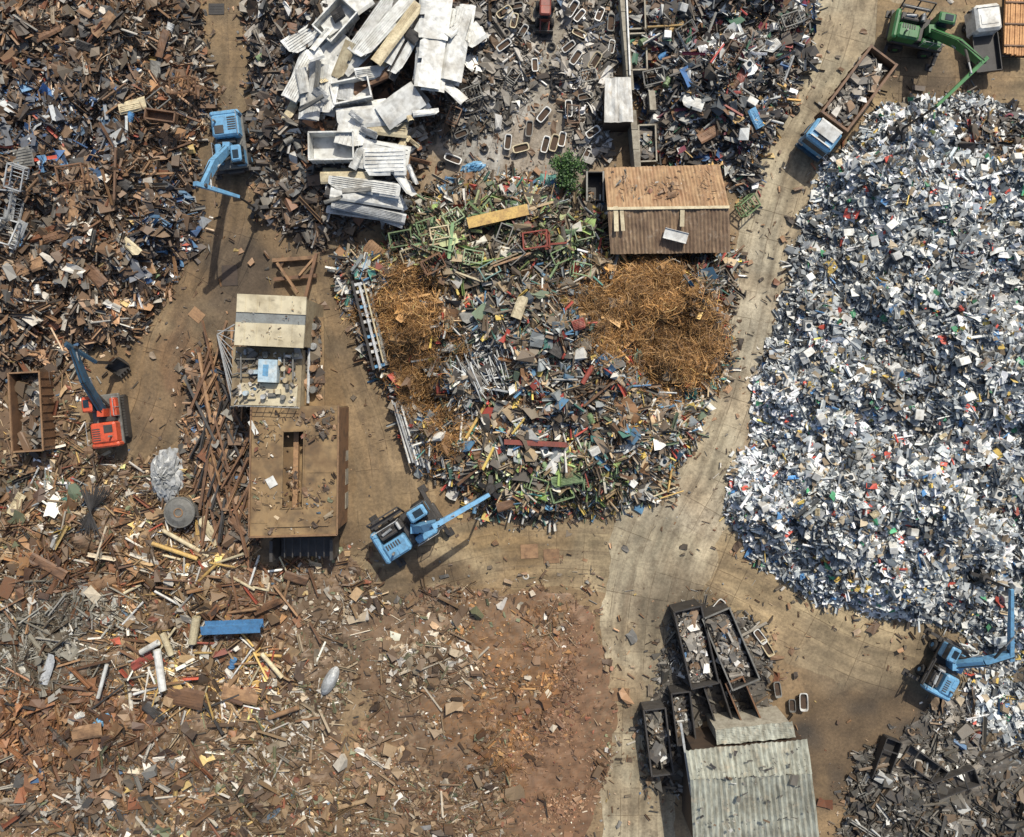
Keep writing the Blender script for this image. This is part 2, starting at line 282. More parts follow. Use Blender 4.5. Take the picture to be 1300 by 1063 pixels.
def ground_mat(name,slab):
    m,nt,b,L=newmat(name); a=nt.nodes.new('ShaderNodeAttribute'); a.attribute_name='Col'; g=geo(nt)
    c=a.outputs['Color']
    n1=ramp(nt,noise(nt,.35,8,g,.62),.3,.7,.62,1.3); n2=ramp(nt,noise(nt,4,6,g,.7),.3,.7,.7,1.28)
    mm=nt.nodes.new('ShaderNodeMath'); mm.operation='MULTIPLY'; L.new(n1,mm.inputs[0]); L.new(n2,mm.inputs[1])
    if slab:
        uv=nt.nodes.new('ShaderNodeUVMap'); uv.uv_map='UVMap'
        br=nt.nodes.new('ShaderNodeTexBrick'); br.offset=0; br.inputs['Scale'].default_value=1; br.inputs['Brick Width'].default_value=2.3; br.inputs['Row Height'].default_value=1.55
        br.inputs['Mortar Size'].default_value=.04; br.inputs['Mortar Smooth'].default_value=.4
        br.inputs['Color1'].default_value=(1.12,1.11,1.09,1); br.inputs['Color2'].default_value=(.78,.78,.8,1); br.inputs['Mortar'].default_value=(.44,.41,.38,1)
        ns=nt.nodes.new('ShaderNodeTexNoise'); ns.inputs['Scale'].default_value=1.5; L.new(uv.outputs[0],ns.inputs['Vector'])
        va=nt.nodes.new('ShaderNodeVectorMath'); va.operation='MULTIPLY_ADD'; va.inputs[1].default_value=(.1,.1,0); L.new(ns.outputs['Color'],va.inputs[0]); L.new(uv.outputs[0],va.inputs[2])
        L.new(va.outputs[0],br.inputs['Vector'])
        hide=ramp(nt,noise(nt,.25,6,g),.42,.58,.9,.08)
        c=mix(nt,hide,c,mix(nt,1.,c,br.outputs['Color'],'MULTIPLY'))
        mp=nt.nodes.new('ShaderNodeMapping'); mp.inputs['Scale'].default_value=(.06,1.9,1); L.new(uv.outputs[0],mp.inputs['Vector'])
        st=ramp(nt,noise(nt,1.,6,mp.outputs[0],.65),.48,.68,0,.5)
        c=mix(nt,st,c,l4((102,88,70)))
    sp=nt.nodes.new('ShaderNodeCombineColor')
    for i in range(3): L.new(mm.outputs[0],sp.inputs[i])
    c=mix(nt,1.,c,sp.outputs[0],'MULTIPLY')
    dk=ramp(nt,noise(nt,.9,9,g,.74),.52,.68,0,.68); c=mix(nt,dk,c,l4((82,69,54)))
    wh=ramp(nt,noise(nt,9,3,g,.7),.66,.74,0,.45); c=mix(nt,wh,c,l4((180,168,146)))
    L.new(c,b.inputs['Base Color']); b.inputs['Roughness'].default_value=.9
    bp=nt.nodes.new('ShaderNodeBump'); bp.inputs['Strength'].default_value=.4; bp.inputs['Distance'].default_value=.06; L.new(noise(nt,5,6,g,.7),bp.inputs['Height']); L.new(bp.outputs[0],b.inputs['Normal'])
    return m
GM=ground_mat('packed_dirt',False); RM=ground_mat('worn_concrete_slabs',True)
# ---------------------------------------------------------------- ground colours
STN=[(300,360,60,90,(70,60,50),.85),(395,330,60,40,(76,66,54),.7),(300,440,45,60,(92,78,60),.6),(450,600,30,110,(108,92,70),.55),(400,690,60,30,(58,52,46),.8),(660,190,110,70,(158,155,147),.8),(630,60,70,80,(128,123,113),.7),
 (740,90,50,90,(130,122,108),.6),(1160,90,60,60,(90,76,60),.7),(1230,110,60,40,(104,88,70),.5),(1130,920,160,54,(56,50,43),.92),(1180,830,50,45,(98,84,66),.6),(1200,975,200,70,(62,56,49),.9),(1060,960,60,60,(60,54,47),.85),(1040,850,100,40,(118,104,84),.5),(530,735,70,30,(88,72,56),.65),(650,690,60,28,(140,114,76),.7),
 (790,880,30,40,(126,100,68),.4),(280,120,40,150,(100,86,66),.6),(270,255,40,90,(88,74,57),.75),(215,330,34,54,(98,80,60),.7),(480,760,30,20,(60,52,42),.6),(110,640,60,40,(100,78,56),.6),(700,240,40,20,(90,80,66),.6),(435,420,34,90,(84,71,55),.7),(180,500,60,90,(104,84,61),.7),
 (900,780,40,20,(100,88,70),.5),(820,800,40,50,(136,116,88),.3),(225,450,24,70,(106,78,56),.6),(880,640,60,40,(178,168,148),.4),(860,850,60,120,(88,78,64),.5),(600,740,120,20,(104,84,58),.55),(960,450,50,160,(166,160,144),.4),(850,750,60,30,(118,106,88),.4)]
def gcol(X,Y,base):
    px=X*S+650; py=486-Y*S
    c=np.tile(lin(base),(len(X),1))
    wx=px+(fbm(px,py,30,4,0)-.5)*60; wy=py+(fbm(px+900,py,30,4,0)-.5)*60
    for cx,cy,rx,ry,cc,a in STN:
        r=np.sqrt(((wx-cx)/rx)**2+((wy-cy)/ry)**2); w=np.clip((1.25-r)/.6,0,1)*a
        c=c*(1-w[:,None])+lin(cc)*w[:,None]
    l=fbm(px,py,70,4,3); c=c*(0.75+.5*l)[:,None]
    t=np.clip((fbm(px+300,py,90,3,1)-.5)*3,0,.35); c=c*(1-t[:,None])+lin((138,112,78))*.95*t[:,None]
    return np.concatenate([c,np.ones((len(X),1))],1)
def struct(o): o['kind']='structure'; C.objects.link(o); return o
xs=np.concatenate([[-3000,-800,-200,-90],np.arange(-58,58,.33),[90,200,800,3000]]); ys=np.concatenate([[-3000,-800,-200,-90],np.arange(-52,48,.33),[90,200,800,3000]])
XX,YY=np.meshgrid(xs,ys); nx,ny=len(xs),len(ys)
I=np.arange(nx*ny).reshape(ny,nx); F=np.stack([I[:-1,:-1],I[:-1,1:],I[1:,1:],I[1:,:-1]],-1).reshape(-1,4)
V=np.stack([XX.ravel(),YY.ravel(),np.zeros(nx*ny)],1)
me=npmesh('ground',V,F,gcol(V[:,0],V[:,1],(130,110,83))); me.materials.append(GM); struct(bpy.data.objects.new('ground',me))
def ribbon(name,pts,z,base,n=31,trk=.36):
    pts=np.array(pts,float); K=[]
    q=np.vstack([2*pts[0]-pts[1],pts,2*pts[-1]-pts[-2]])
    for i in range(1,len(q)-2):
        for t in np.linspace(0,1,14,endpoint=False):
            a,b,c,d=q[i-1:i+3]; K.append(.5*((2*b)+(-a+c)*t+(2*a-5*b+4*c-d)*t*t+(-a+3*b-3*c+d)*t**3))
    K.append(pts[-1]); K=np.array(K)
    X=(K[:,0]-650)/S; Y=(486-K[:,1])/S; W=K[:,2]/S
    dx=np.gradient(X); dy=np.gradient(Y); l=np.hypot(dx,dy); nx_,ny_=-dy/l,dx/l
    s=np.concatenate([[0],np.cumsum(np.hypot(np.diff(X),np.diff(Y)))])
    t=np.linspace(-.5,.5,n)
    wl=1+.18*(fbm(s*15,s*0,25,3,2)-.5)*2; wr=1+.18*(fbm(s*15,s*0+77,25,3,3)-.5)*2
    tt=np.where(t[None]<0,t[None]*wl[:,None],t[None]*wr[:,None])*W[:,None]
    VX=X[:,None]+nx_[:,None]*tt; VY=Y[:,None]+ny_[:,None]*tt
    m=len(X); Vv=np.stack([VX.ravel(),VY.ravel(),np.full(m*n,z)],1)
    I=np.arange(m*n).reshape(m,n); F=np.stack([I[:-1,:-1],I[1:,:-1],I[1:,1:],I[:-1,1:]],-1).reshape(-1,4)
    col=gcol(Vv[:,0],Vv[:,1],base)
    wv=(fbm(s*15,s*0+30,60,3,1)-.5)*1.6; td=np.zeros_like(tt)
    for o_ in(-2.3,-.5,.5,2.4): td+=np.exp(-((tt-wv[:,None]-o_)/.3)**2)
    td*=np.clip((fbm(VX*15,VY*15,50,3,2)-.36)*8,0,1)*trk; col[:,:3]*=(1-np.clip(td,0,.5)).ravel()[:,None]
    me=npmesh(name,Vv,F,col)
    uvl=me.uv_layers.new(name='UVMap'); U=np.stack([np.repeat(s,n),tt.ravel()],1)
    vi=np.zeros(len(me.loops),dtype=np.int32); me.loops.foreach_get('vertex_index',vi); uvl.data.foreach_set('uv',U[vi].astype(np.float32).ravel())
    me.materials.append(RM); return struct(bpy.data.objects.new(name,me))
CB=(166,155,130)
ribbon('yard_road',[(400,722,60),(470,728,75),(540,722,85),(640,700,96),(760,700,104),(880,712,120),(990,760,120),(1110,820,130),(1240,850,110)],.004,(158,141,110))
ribbon('main_road',[(1105,-120,120),(1090,0,112),(1062,100,100),(1008,200,78),(976,300,84),(955,400,76),(932,500,70),(893,600,84),(850,680,130),(825,760,115),(817,860,98),(812,1000,95),(812,1180,95)],.008,CB)
ribbon('side_road',[(400,300,70),(432,400,66),(462,480,64),(490,560,90),(500,640,100),(508,712,90)],.012,(146,128,100))
ribbon('left_road',[(290,-120,58),(289,0,56),(292,100,58),(292,200,72),(285,290,90),(248,370,96),(212,440,92),(198,510,86),(170,570,80),(130,620,60)],.016,(130,112,85))
ribbon('top_yard',[(740,-110,90),(735,0,90),(700,80,110),(660,150,140),(640,220,150)],.020,(154,148,134),trk=0)
ribbon('truck_yard',[(1110,70,150),(1200,75,130),(1300,75,130),(1400,75,130)],.024,(142,124,94))
# ---------------------------------------------------------------- heaps
def heap(i):
    nm,poly,hm,w,pal=piles[i]
    cell=(own[:-1,:-1]==i)&((HM[:-1,:-1]>0)|(HM[1:,1:]>0)|(HM[1:,:-1]>0)|(HM[:-1,1:]>0))
    jj,ii=np.where(cell); I=np.arange(gw*gh).reshape(gh,gw)
    F=np.stack([I[jj+1,ii],I[jj+1,ii+1],I[jj,ii+1],I[jj,ii]],-1)
    u,inv=np.unique(F,return_inverse=True); F=inv.reshape(-1,4)
    gxv=GX.ravel()[u]; gyv=GY.ravel()[u]; X=(gxv-650)/S; Y=(486-gyv)/S; Z=HM.ravel()[u]
    V=np.stack([X,Y,Z],1); ix,iy=IMG(X,Y,Z); zi=zones(ix,iy,np.full(len(X),i))
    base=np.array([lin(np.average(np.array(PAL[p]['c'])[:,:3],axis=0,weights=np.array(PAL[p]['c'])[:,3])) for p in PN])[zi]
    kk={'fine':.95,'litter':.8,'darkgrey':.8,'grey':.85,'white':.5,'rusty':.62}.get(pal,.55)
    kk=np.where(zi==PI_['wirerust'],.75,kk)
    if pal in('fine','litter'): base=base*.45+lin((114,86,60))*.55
    base=base*(kk*(.6+.8*fbm(gxv,gyv,9,3,2)))[:,None]  # mound colour darkened to paint in shade in the gaps between pieces
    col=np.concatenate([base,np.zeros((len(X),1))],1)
    cx=np.asarray(ii)*GS+G0x; cyy=np.asarray(jj)*GS+G0y
    vis=(cx>-45)&(cx<1345)&(cyy>-45)&(cyy<1105)
    cx=cx[vis];cyy=cyy[vis]; area=(GS/S)**2
    mx=max(PAL[p]['dn'] for p in PN); n=int(len(cx)*area*mx)
    k=rng.integers(0,len(cx),n); px=cx[k]+rng.random(n)*GS; py=cyy[k]+rng.random(n)*GS
    X2=(px-650)/S;Y2=(486-py)/S; Z2=samp(HM,X2,Y2); ix,iy=IMG(X2,Y2,Z2); zi2=zones(ix,iy,np.full(n,i))
    dn=np.array([PAL[p]['dn'] for p in PN])[zi2]/mx
    if pal in('litter','fine','darkgrey'): dn=dn*np.clip(4.5*(fbm(px,py,42,4,5)-.38),.14,1.35)
    if pal=='fine': dn=dn*.85
    keep=rng.random(n)<dn
    Vs,Fs,Cs,off=pieces(X2[keep],Y2[keep],Z2[keep],zi2[keep],1.,.75 if pal in('litter','fine') else 1.)
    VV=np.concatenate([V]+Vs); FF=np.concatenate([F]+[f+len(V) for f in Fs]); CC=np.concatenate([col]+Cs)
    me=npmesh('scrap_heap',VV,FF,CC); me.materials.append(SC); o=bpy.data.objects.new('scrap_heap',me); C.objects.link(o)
    o['kind']='stuff'; o['category']='scrap heap'; return o
HL=['brown rusty scrap heap filling the top left corner','dark rusty scrap heap under the stacked white panels','low grey heap of small scrap left of the bathtub lane','dark mixed scrap heap above the rusty roofed shed',
'big multicoloured scrap heap with rusty wire in the centre','huge pale silvery white scrap heap on the right','low brown scrap around the open container','brown and cream loose scrap spread over the bottom left',
'rusty scrap strip left of the brown roofed hall','fine brown gravelly scrap at the bottom middle','dark grey scrap spread in the bottom right corner','pale scrap fringe beside the corner blue crane','dark litter of scrap around the gravel skips','grey scrap strip between bathtub lane and concrete wall']
for i in range(len(piles)):
    o=heap(i); o['label']=HL[i]
n=90000; px=rng.uniform(-40,1340,n); py=rng.uniform(-40,1100,n); X=(px-650)/S;Y=(486-py)/S
D=samp(Dmax,X,Y); pr=np.where(D<0,.01+.95*np.exp(D/10),0.)
pr+=np.where((D<0)&(((px-660)/130)**2+((py-110)/130)**2<1),.25,0)+np.where((D<0)&(fbm(px,py,25,3,4)>.6),.08,0)
k=rng.random(n)<pr; X=X[k];Y=Y[k]
zi=np.array([PI_[p[4]] for p in piles])[own[((486-Y*S-G0y)/GS).astype(int).clip(0,gh-1),((X*S+650-G0x)/GS).astype(int).clip(0,gw-1)]]
Vs,Fs,Cs,off=pieces(X,Y,np.full(len(X),.04),zi,.7,.4,.8)
me=npmesh('ground_litter',np.concatenate(Vs),np.concatenate(Fs),np.concatenate(Cs)); me.materials.append(SC); o=bpy.data.objects.new('ground_litter',me); C.objects.link(o)
o['kind']='stuff'; o['category']='litter'; o['label']='small scraps littering the yard between the heaps'
# ---------------------------------------------------------------- mesh builder
class MB:
    def __init__(s,M=None): s.v=[];s.f=[];s.M=M
    def add(s,vs,fs):
        o=len(s.v)
        for v in vs:
            v=Vector(v)
            if s.M is not None: v=s.M@v
            s.v.append(v)
        s.f+=[tuple(o+i for i in f) for f in fs]; return s
    def box(s,cx,cy,cz,sx,sy,sz,ch=0.,rz=0.):
        a,b,c=sx/2,sy/2,sz/2; R=Matrix.Rotation(rz,3,'Z')
        def T_(x,y,z): return R@Vector((x,y,z))+Vector((cx,cy,cz))
        if ch<=0:
            vs=[T_(x,y,z) for z in(-c,c) for x,y in((-a,-b),(a,-b),(a,b),(-a,b))]
            return s.add(vs,[(3,2,1,0),(4,5,6,7),(0,1,5,4),(1,2,6,5),(2,3,7,6),(3,0,4,7)])
        def oct_(A_,B_,k,z): return [T_(x,y,z) for x,y in((-A_+k,-B_),(A_-k,-B_),(A_,-B_+k),(A_,B_-k),(A_-k,B_),(-A_+k,B_),(-A_,B_-k),(-A_,-B_+k))]
        vs=oct_(a,b,ch,-c)+oct_(a,b,ch,c-ch)+oct_(a-ch,b-ch,ch*.6,c)
        fs=[tuple(range(7,-1,-1)),tuple(range(16,24))]
        for r in(0,8): fs+=[(r+i,r+(i+1)%8,r+8+(i+1)%8,r+8+i) for i in range(8)]
        return s.add(vs,fs)
    def bar(s,p,q,w,h,w2=None,h2=None):
        p=Vector(p);q=Vector(q);d=(q-p).normalized(); w2=w2 or w;h2=h2 or h
        up=Vector((0,0,1)) if abs(d.z)<.98 else Vector((1,0,0))
        sd=d.cross(up).normalized(); u=sd.cross(d)
        vs=[p-sd*w/2-u*h/2,p+sd*w/2-u*h/2,p+sd*w/2+u*h/2,p-sd*w/2+u*h/2,q-sd*w2/2-u*h2/2,q+sd*w2/2-u*h2/2,q+sd*w2/2+u*h2/2,q-sd*w2/2+u*h2/2]
        return s.add(vs,[(0,1,2,3),(7,6,5,4),(0,4,5,1),(1,5,6,2),(2,6,7,3),(3,7,4,0)])
    def tube(s,p,q,r,n=10,r2=None,cap=True,hollow=0):
        p=Vector(p);q=Vector(q);d=(q-p).normalized(); r2=r if r2 is None else r2
        up=Vector((0,0,1)) if abs(d.z)<.98 else Vector((1,0,0)); a=d.cross(up).normalized(); b=a.cross(d)
        vs=[];fs=[]
        for c,rr in((p,r),(q,r2)):
            for k in range(n): t=2*PI*k/n; vs.append(c+(a*math.cos(t)+b*math.sin(t))*rr)
        fs=[(k,(k+1)%n,n+(k+1)%n,n+k) for k in range(n)]
        if hollow:
            for c,rr in((p,r*hollow),(q,r2*hollow)):
                for k in range(n): t=2*PI*k/n; vs.append(c+(a*math.cos(t)+b*math.sin(t))*rr)
            fs+=[(2*n+(k+1)%n,2*n+k,3*n+k,3*n+(k+1)%n) for k in range(n)]
            fs+=[(k,2*n+k,2*n+(k+1)%n,(k+1)%n) for k in range(n)]+[(n+(k+1)%n,3*n+(k+1)%n,3*n+k,n+k) for k in range(n)]
        elif cap: fs+=[tuple(range(n-1,-1,-1)),tuple(range(n,2*n))]
        return s.add(vs,fs)
    def prism(s,poly,z0,z1):
        n=len(poly); vs=[(x,y,z0) for x,y in poly]+[(x,y,z1) for x,y in poly]
        return s.add(vs,[tuple(range(n-1,-1,-1)),tuple(range(n,2*n))]+[(i,(i+1)%n,n+(i+1)%n,n+i) for i in range(n)])
    def torus(s,c,R,r,axis='Z',n=18,m=8,flat=1.):
        vs=[];fs=[]
        for k in range(n):
            a=2*PI*k/n
            for j in range(m):
                b=2*PI*j/m; q=R+r*math.cos(b); w=r*flat*math.sin(b)
                x,y,z=q*math.cos(a),q*math.sin(a),w
                if axis=='Y': x,y,z=x,z,y
                if axis=='X': x,y,z=z,x,y
                vs.append((c[0]+x,c[1]+y,c[2]+z))
        for k in range(n):
            for j in range(m): fs.append((k*m+j,((k+1)%n)*m+j,((k+1)%n)*m+(j+1)%m,k*m+(j+1)%m))
        return s.add(vs,fs)
    def mesh(s,name,m):
        me=bpy.data.meshes.new(name); me.from_pydata([tuple(v) for v in s.v],[],s.f); me.materials.append(m); me.update(); return me
    def build(s,name,m,parent=None):
        o=bpy.data.objects.new(name,s.mesh(name,m)); C.objects.link(o); o.parent=parent; return o
AUTO=[]
def tag(o,label,cat,group=None):
    o['label']=label;o['category']=cat
    if group:o['group']=group
    return o
def thing(name,label,cat,loc,rz=0.,group=None):
    o=bpy.data.objects.new(name,None); C.objects.link(o); o.location=loc; o.rotation_euler=(0,0,rz); o.empty_display_size=.3
    return tag(o,label,cat,group)
# ---------------------------------------------------------------- machines
def grapple(root,tip,zb,m,size=1.):
    x,y,z=tip; MB().tube((x,y,z),(x,y,zb+1.5*size),.09).tube((x,y,zb+1.6*size),(x,y,zb+1.15*size),.32*size,10,.42*size).build('grapple_hub',m,root)
    for k in range(5):
        t=2*PI*k/5+.3; c,s_=math.cos(t)*size,math.sin(t)*size
        b=MB(); b.bar((x+c*.3,y+s_*.3,zb+1.2*size),(x+c*.85,y+s_*.85,zb+.75*size),.3*size,.14); b.bar((x+c*.85,y+s_*.85,zb+.75*size),(x+c*.62,y+s_*.62,zb+.2*size),.3*size,.12,.22*size,.1); b.bar((x+c*.62,y+s_*.62,zb+.2*size),(x+c*.2,y+s_*.2,zb),.22*size,.1,.05,.05); b.build('tine',m,root)
def machine(name,label,cat,px,py,head,paint,arm,joints,tracks=False,sc=1.,bucket=False,paint2=None,z0=0.,low=dark,openbay=False,aw=1.):
    X,Y=P(px,py,1.5); root=thing(name,label,cat,(X,Y,z0)); M=Matrix.Rotation(math.radians(head),4,'Z')@Matrix.Scale(sc,4)
    paint2=paint2 or paint
    if tracks:
        for sd in(-1,1):
            b=MB(M); pr=[(-1.8,.1),(-2.0,.45),(-1.8,.85),(1.9,.85),(2.1,.45),(1.9,.1)]; n=6
            vs=[(x,sd*1.05-.25,z) for x,z in pr]+[(x,sd*1.05+.25,z) for x,z in pr]
            b.add(vs,[tuple(range(n-1,-1,-1)),tuple(range(n,2*n))]+[(i,(i+1)%n,n+(i+1)%n,n+i) for i in range(n)])
            for k in range(15): b.box(-1.75+k*.26,sd*1.05,.88,.09,.52,.07)
            b.build('track',dark,root)
        MB(M).box(0,0,.7,2.6,1.6,.5,.1).build('undercarriage',low,root)
    else:
        MB(M).box(0,0,.95,5.0,1.5,.5,.1).box(2.1,0,.9,.5,2.6,.3).box(-2.1,0,.9,.5,2.6,.3).build('undercarriage',low,root)
        for x in(-1.3,1.3):
            for sd in(-1,1):
                w=MB(M).torus((x,sd*1.15,.6),.38,.24,'Y',16,8,1.1).build('wheel',black,root); MB(M).tube((x,sd*1.0,.6),(x,sd*1.34,.6),.24,10).build('rim',paint2,w)
        for x in(-2.2,2.2):
            for sd in(-1,1): MB(M).bar((x,sd*1.2,.9),(x,sd*2.0,.6),.28,.22).tube((x,sd*1.95,.75),(x,sd*1.95,.08),.1).box(x,sd*1.95,.05,.6,.6,.1).build('outrigger',low,root)
    MB(M).tube((0,0,1.1),(0,0,1.45),.85,16).build('turntable',low,root)
    MB(M).box(-.1,0,1.58,4.7,2.6,.26,.08).build('deck',dark if openbay else greym,root)
    hy=-.55 if openbay else 0; hw=1.3 if openbay else 2.3
    h=MB(M).box(-1.25,hy,2.15,1.9,hw,.95,.16).build('engine_hood',paint,root)
    g=MB(M)
    for k in range(6): g.box(-1.85+.2*k,hy+hw*.26,2.64,.09,hw*.3,.05)
    g.build('grille',dark,h); g=MB(M)
    g.box(-.9,hy-hw*.22,2.645,.7,hw*.34,.06); g.build('hatch',paint2 if openbay else dark,h)
    if openbay:
        e=MB(M).box(-1.3,.75,2.0,1.5,.8,.6,.08).tube((-1.9,.5,2.4),(-.6,.5,2.4),.14,8).tube((-1.6,1.0,2.35),(-.7,1.0,2.35),.1,8).box(-.2,.8,2.1,.5,.7,.8,.05).build('engine_block',dark,root)
        MB(M).tube((-1.7,.75,2.42),(-.9,.85,2.5),.12,8).build('air_filter',silver,e); MB(M).tube((-.3,.5,2.6),(-.3,1.1,2.6),.13,8).build('air_tank',silver,e)
        r=MB(M)
        for x in(-2.2,-.9,.4): r.bar((x,1.35,1.7),(x,2.0,2.9),.1,.1)
        r.bar((-2.2,2.0,2.9),(.4,2.0,2.9),.1,.1).bar((-2.2,1.65,2.3),(.4,1.65,2.3),.3,.07); r.build('service_rack',dark,root)
    MB(M).tube((-1.6,-.75,2.5),(-1.6,-.75,3.1),.09).build('exhaust',greym,h)
    MB(M).box(-2.35,0,2.05,.45,2.55,.9,.14).build('counterweight',paint2,root)
    cab=MB(M).box(1.45,.85,2.5,1.4,.9,1.5,.12).build('cab',paint,root)
    MB(M).box(1.5,.85,2.75,1.46,.95,.65).build('window',glass,cab); MB(M).box(1.55,.85,3.27,.7,.5,.04).build('roof_hatch',glass,cab)
    MB(M).box(1.0,-.95,2.0,1.7,.55,.55,.1).build('tank_box',paint2,root); MB(M).box(-.05,-.2,1.9,.45,1.6,.4,.05).build('valve_block',dark,root)
    r=MB(M)
    for x in(.2,1.0,1.9): r.tube((x,-1.25,1.7),(x,-1.25,2.75),.03,6)
    r.tube((.2,-1.25,2.75),(1.9,-1.25,2.75),.03,6).build('handrail',silver,root)
    MB(M).tube((-2.2,1.2,3.1),(-.2,1.2,3.1),.03,6).tube((-2.2,1.2,2.0),(-2.2,1.2,3.1),.03,6).tube((-.2,1.2,2.0),(-.2,1.2,3.1),.03,6).build('handrail',silver,root)
    base=Vector((X,Y,z0)); J=[Vector((*P(a,b,z),z))-base for a,b,z in joints]
    ft=M@Vector((.6,-.05,2.2))
    MB().bar(ft-Vector((0,0,.6)),ft+Vector((0,0,.5)),.7*sc,.6*sc).build('boom_foot',paint2,root)
    el=J[0]; mid_=ft.lerp(el,.5)+Vector((0,0,.5))
    b=MB().bar(ft,mid_,.46*sc*aw,.6*sc,.5*sc*aw,.75*sc).bar(mid_,el,.5*sc*aw,.75*sc,.38*sc*aw,.5*sc); b.build('boom',arm,root)
    b=MB().bar(el+(el-J[1]).normalized()*.6,J[1],.34*sc*aw,.5*sc,.24*sc*aw,.3*sc); b.build('stick',arm,root)
    side=(el-ft).cross(Vector((0,0,1))).normalized()
    MB().tube(el-side*.34*aw,el+side*.34*aw,.16,10).build('elbow_pin',dark,root)
    for sd in(-1,1):
        p0=M@Vector((1.2,sd*.4,1.9)); p1=ft.lerp(el,.55)+side*sd*.34*aw+Vector((0,0,.2)); pm=p0.lerp(p1,.55)
        c=MB().tube(p0,pm,.11,8).build('boom_cylinder',dark,root); MB().tube(pm,p1,.06,8).build('piston_rod',silver,c)
    p0=ft.lerp(el,.62)+Vector((0,0,.55)); p1=el.lerp(J[1],.3)+Vector((0,0,.42)); pm=p0.lerp(p1,.6)
    c=MB().tube(p0,pm,.1,8).build('stick_cylinder',dark,root); MB().tube(pm,p1,.06,8).build('piston_rod',silver,c)
    hs=MB(); pr=None
    for k in range(9):
        t=k/8; q=ft.lerp(mid_,t*2) if t<.5 else mid_.lerp(el,t*2-1); q=q+side*.1+Vector((0,0,.5))
        if pr: hs.tube(pr,q,.04,6)
        pr=q
    hs.build('hydraulic_hose',black,root)
    tx,ty,tz=J[1]
    if bucket:
        zb=hz(tx+X,ty+Y)-z0; d=(J[1]-el); a=math.atan2(d.y,d.x)
        Mb=Matrix.Translation((tx,ty,max(zb,.2)+.6))@Matrix.Rotation(a,4,'Z'); b=MB(Mb)
        prof=[(0,.7),(-.1,.2),(.1,-.25),(.5,-.45),(.95,-.3)]
        for (x1,z1),(x2,z2) in zip(prof,prof[1:]): b.bar((x1,0,z1),(x2,0,z2),1.2,.08)
        for sd in(-.6,.6): b.add([(x,sd,z) for x,z in prof]+[(x,sd+.05*(1 if sd>0 else -1),z) for x,z in prof],[(0,1,2,3,4),(9,8,7,6,5)])
        for k in range(4): b.bar((.95,-.45+.3*k,-.3),(1.2,-.45+.3*k,-.25),.1,.06)
        b.build('bucket',dark,root); MB().bar(J[1],(tx,ty,max(zb,.2)+1.2),.25,.25).build('bucket_link',dark,root)
    else:
        zb=max(hz(tx+X,ty+Y),0)-z0; grapple(root,(tx,ty,tz),min(zb+.15,tz-1.7),dark,1.05*sc)
    return root
machine('crane','blue wheeled crane on the left road with its boom bent down','crane',293,182,-83,blue,blue,[(257,236,7.8),(303,250,5.2)],sc=.95,aw=1.)
machine('crane','blue crane in the centre reaching its straight arm to the big heap','crane',520,672,32,blue,blue,[(558,664,6.8),(621,628,5.8)],sc=1.1,openbay=True,aw=1.1)
machine('crane','green crane beside the white flatbed truck in the top right','crane',1166,42,-12,greenb,greenb,[(1246,80,6.5),(1188,136,8.3)],sc=.95,openbay=True,aw=.85)
machine('crane','blue crane in the bottom right corner with arm bent upward','crane',1200,848,62,blue,blue,[(1283,830,4.5),(1284,748,6.3)],sc=.9,openbay=True,aw=1.1)
machine('excavator','orange tracked excavator with dark blue arm beside the open container','excavator',136,532,97,orange,blued,[(92,442,5.2),(122,460,3.6)],tracks=True,sc=.9,bucket=True,openbay=False,paint2=orange)
# ---------------------------------------------------------------- loads
def load(X,Y,z,L,W,rz,pal,label,cat,h=.5,name='scrap_load',s=.7):
    n=int(L*W*90); u=rng.uniform(-.46,.46,n); v=rng.uniform(-.42,.42,n)
    zz=z+h*(1-(2*np.abs(u))**2)*(1-(2*np.abs(v))**2)
    c,s_=math.cos(rz),math.sin(rz); lx=u*(L-.25); ly=v*(W-.25)
    Vs,Fs,Cs,off=pieces(lx*c-ly*s_,lx*s_+ly*c,zz,np.full(n,PI_[pal]),s,.6,1.2)
    g=gridt(9,7); gv=g[0].copy(); gz=z-.04+h*(1-(2*np.abs(gv[:,0]))**2)*(1-(2*np.abs(gv[:,1]))**2); a=gv[:,0]*L;b=gv[:,1]*W
    GV=np.stack([a*c-b*s_,a*s_+b*c,gz],1); cc=np.tile(np.append(lin((66,62,56)),0),(len(GV),1))
    V=np.concatenate([GV]+Vs); V=V-np.array([0,0,z-.04]); F=np.concatenate([g[1]]+[f+len(GV) for f in Fs])
    me=npmesh(name,V,F,np.concatenate([cc]+Cs)); me.materials.append(SC); o=bpy.data.objects.new(name,me); C.objects.link(o); o.location=(X,Y,z-.04)
    o['kind']='stuff'; return tag(o,label,cat)
def wheels(root,xs,w,r=.5,rimm=None):
    for x in xs:
        for sd in(-1,1):
            q=MB().torus((x,sd*w,r),r-.19,.19,'Y',16,8,.95).build('wheel',black,root); MB().tube((x,sd*(w-.12),r),(x,sd*(w+.13),r),r*.5,10).build('rim',rimm or greym,q)
X,Y=P(1074,131,1.5); hd=math.atan2(-88,-66)
t=thing('tipper_truck','blue cabbed tipper truck carrying grey scrap on the main road','truck',(X,Y,0),hd)
MB().box(0,0,.85,8.6,.9,.3).build('chassis',dark,t); wheels(t,(3.1,-1.6,-2.9),1.05)
cab=MB().box(3.75,0,1.75,1.9,2.45,1.9,.18).build('cab',blue,t); MB().bar((4.45,0,2.72),(4.85,0,1.8),2.15,.06).build('windscreen',glass,cab)
MB().box(3.9,1.235,2.1,.8,.05,.6).build('side_window',glass,cab);MB().box(3.9,-1.235,2.1,.8,.05,.6).build('side_window',glass,cab)
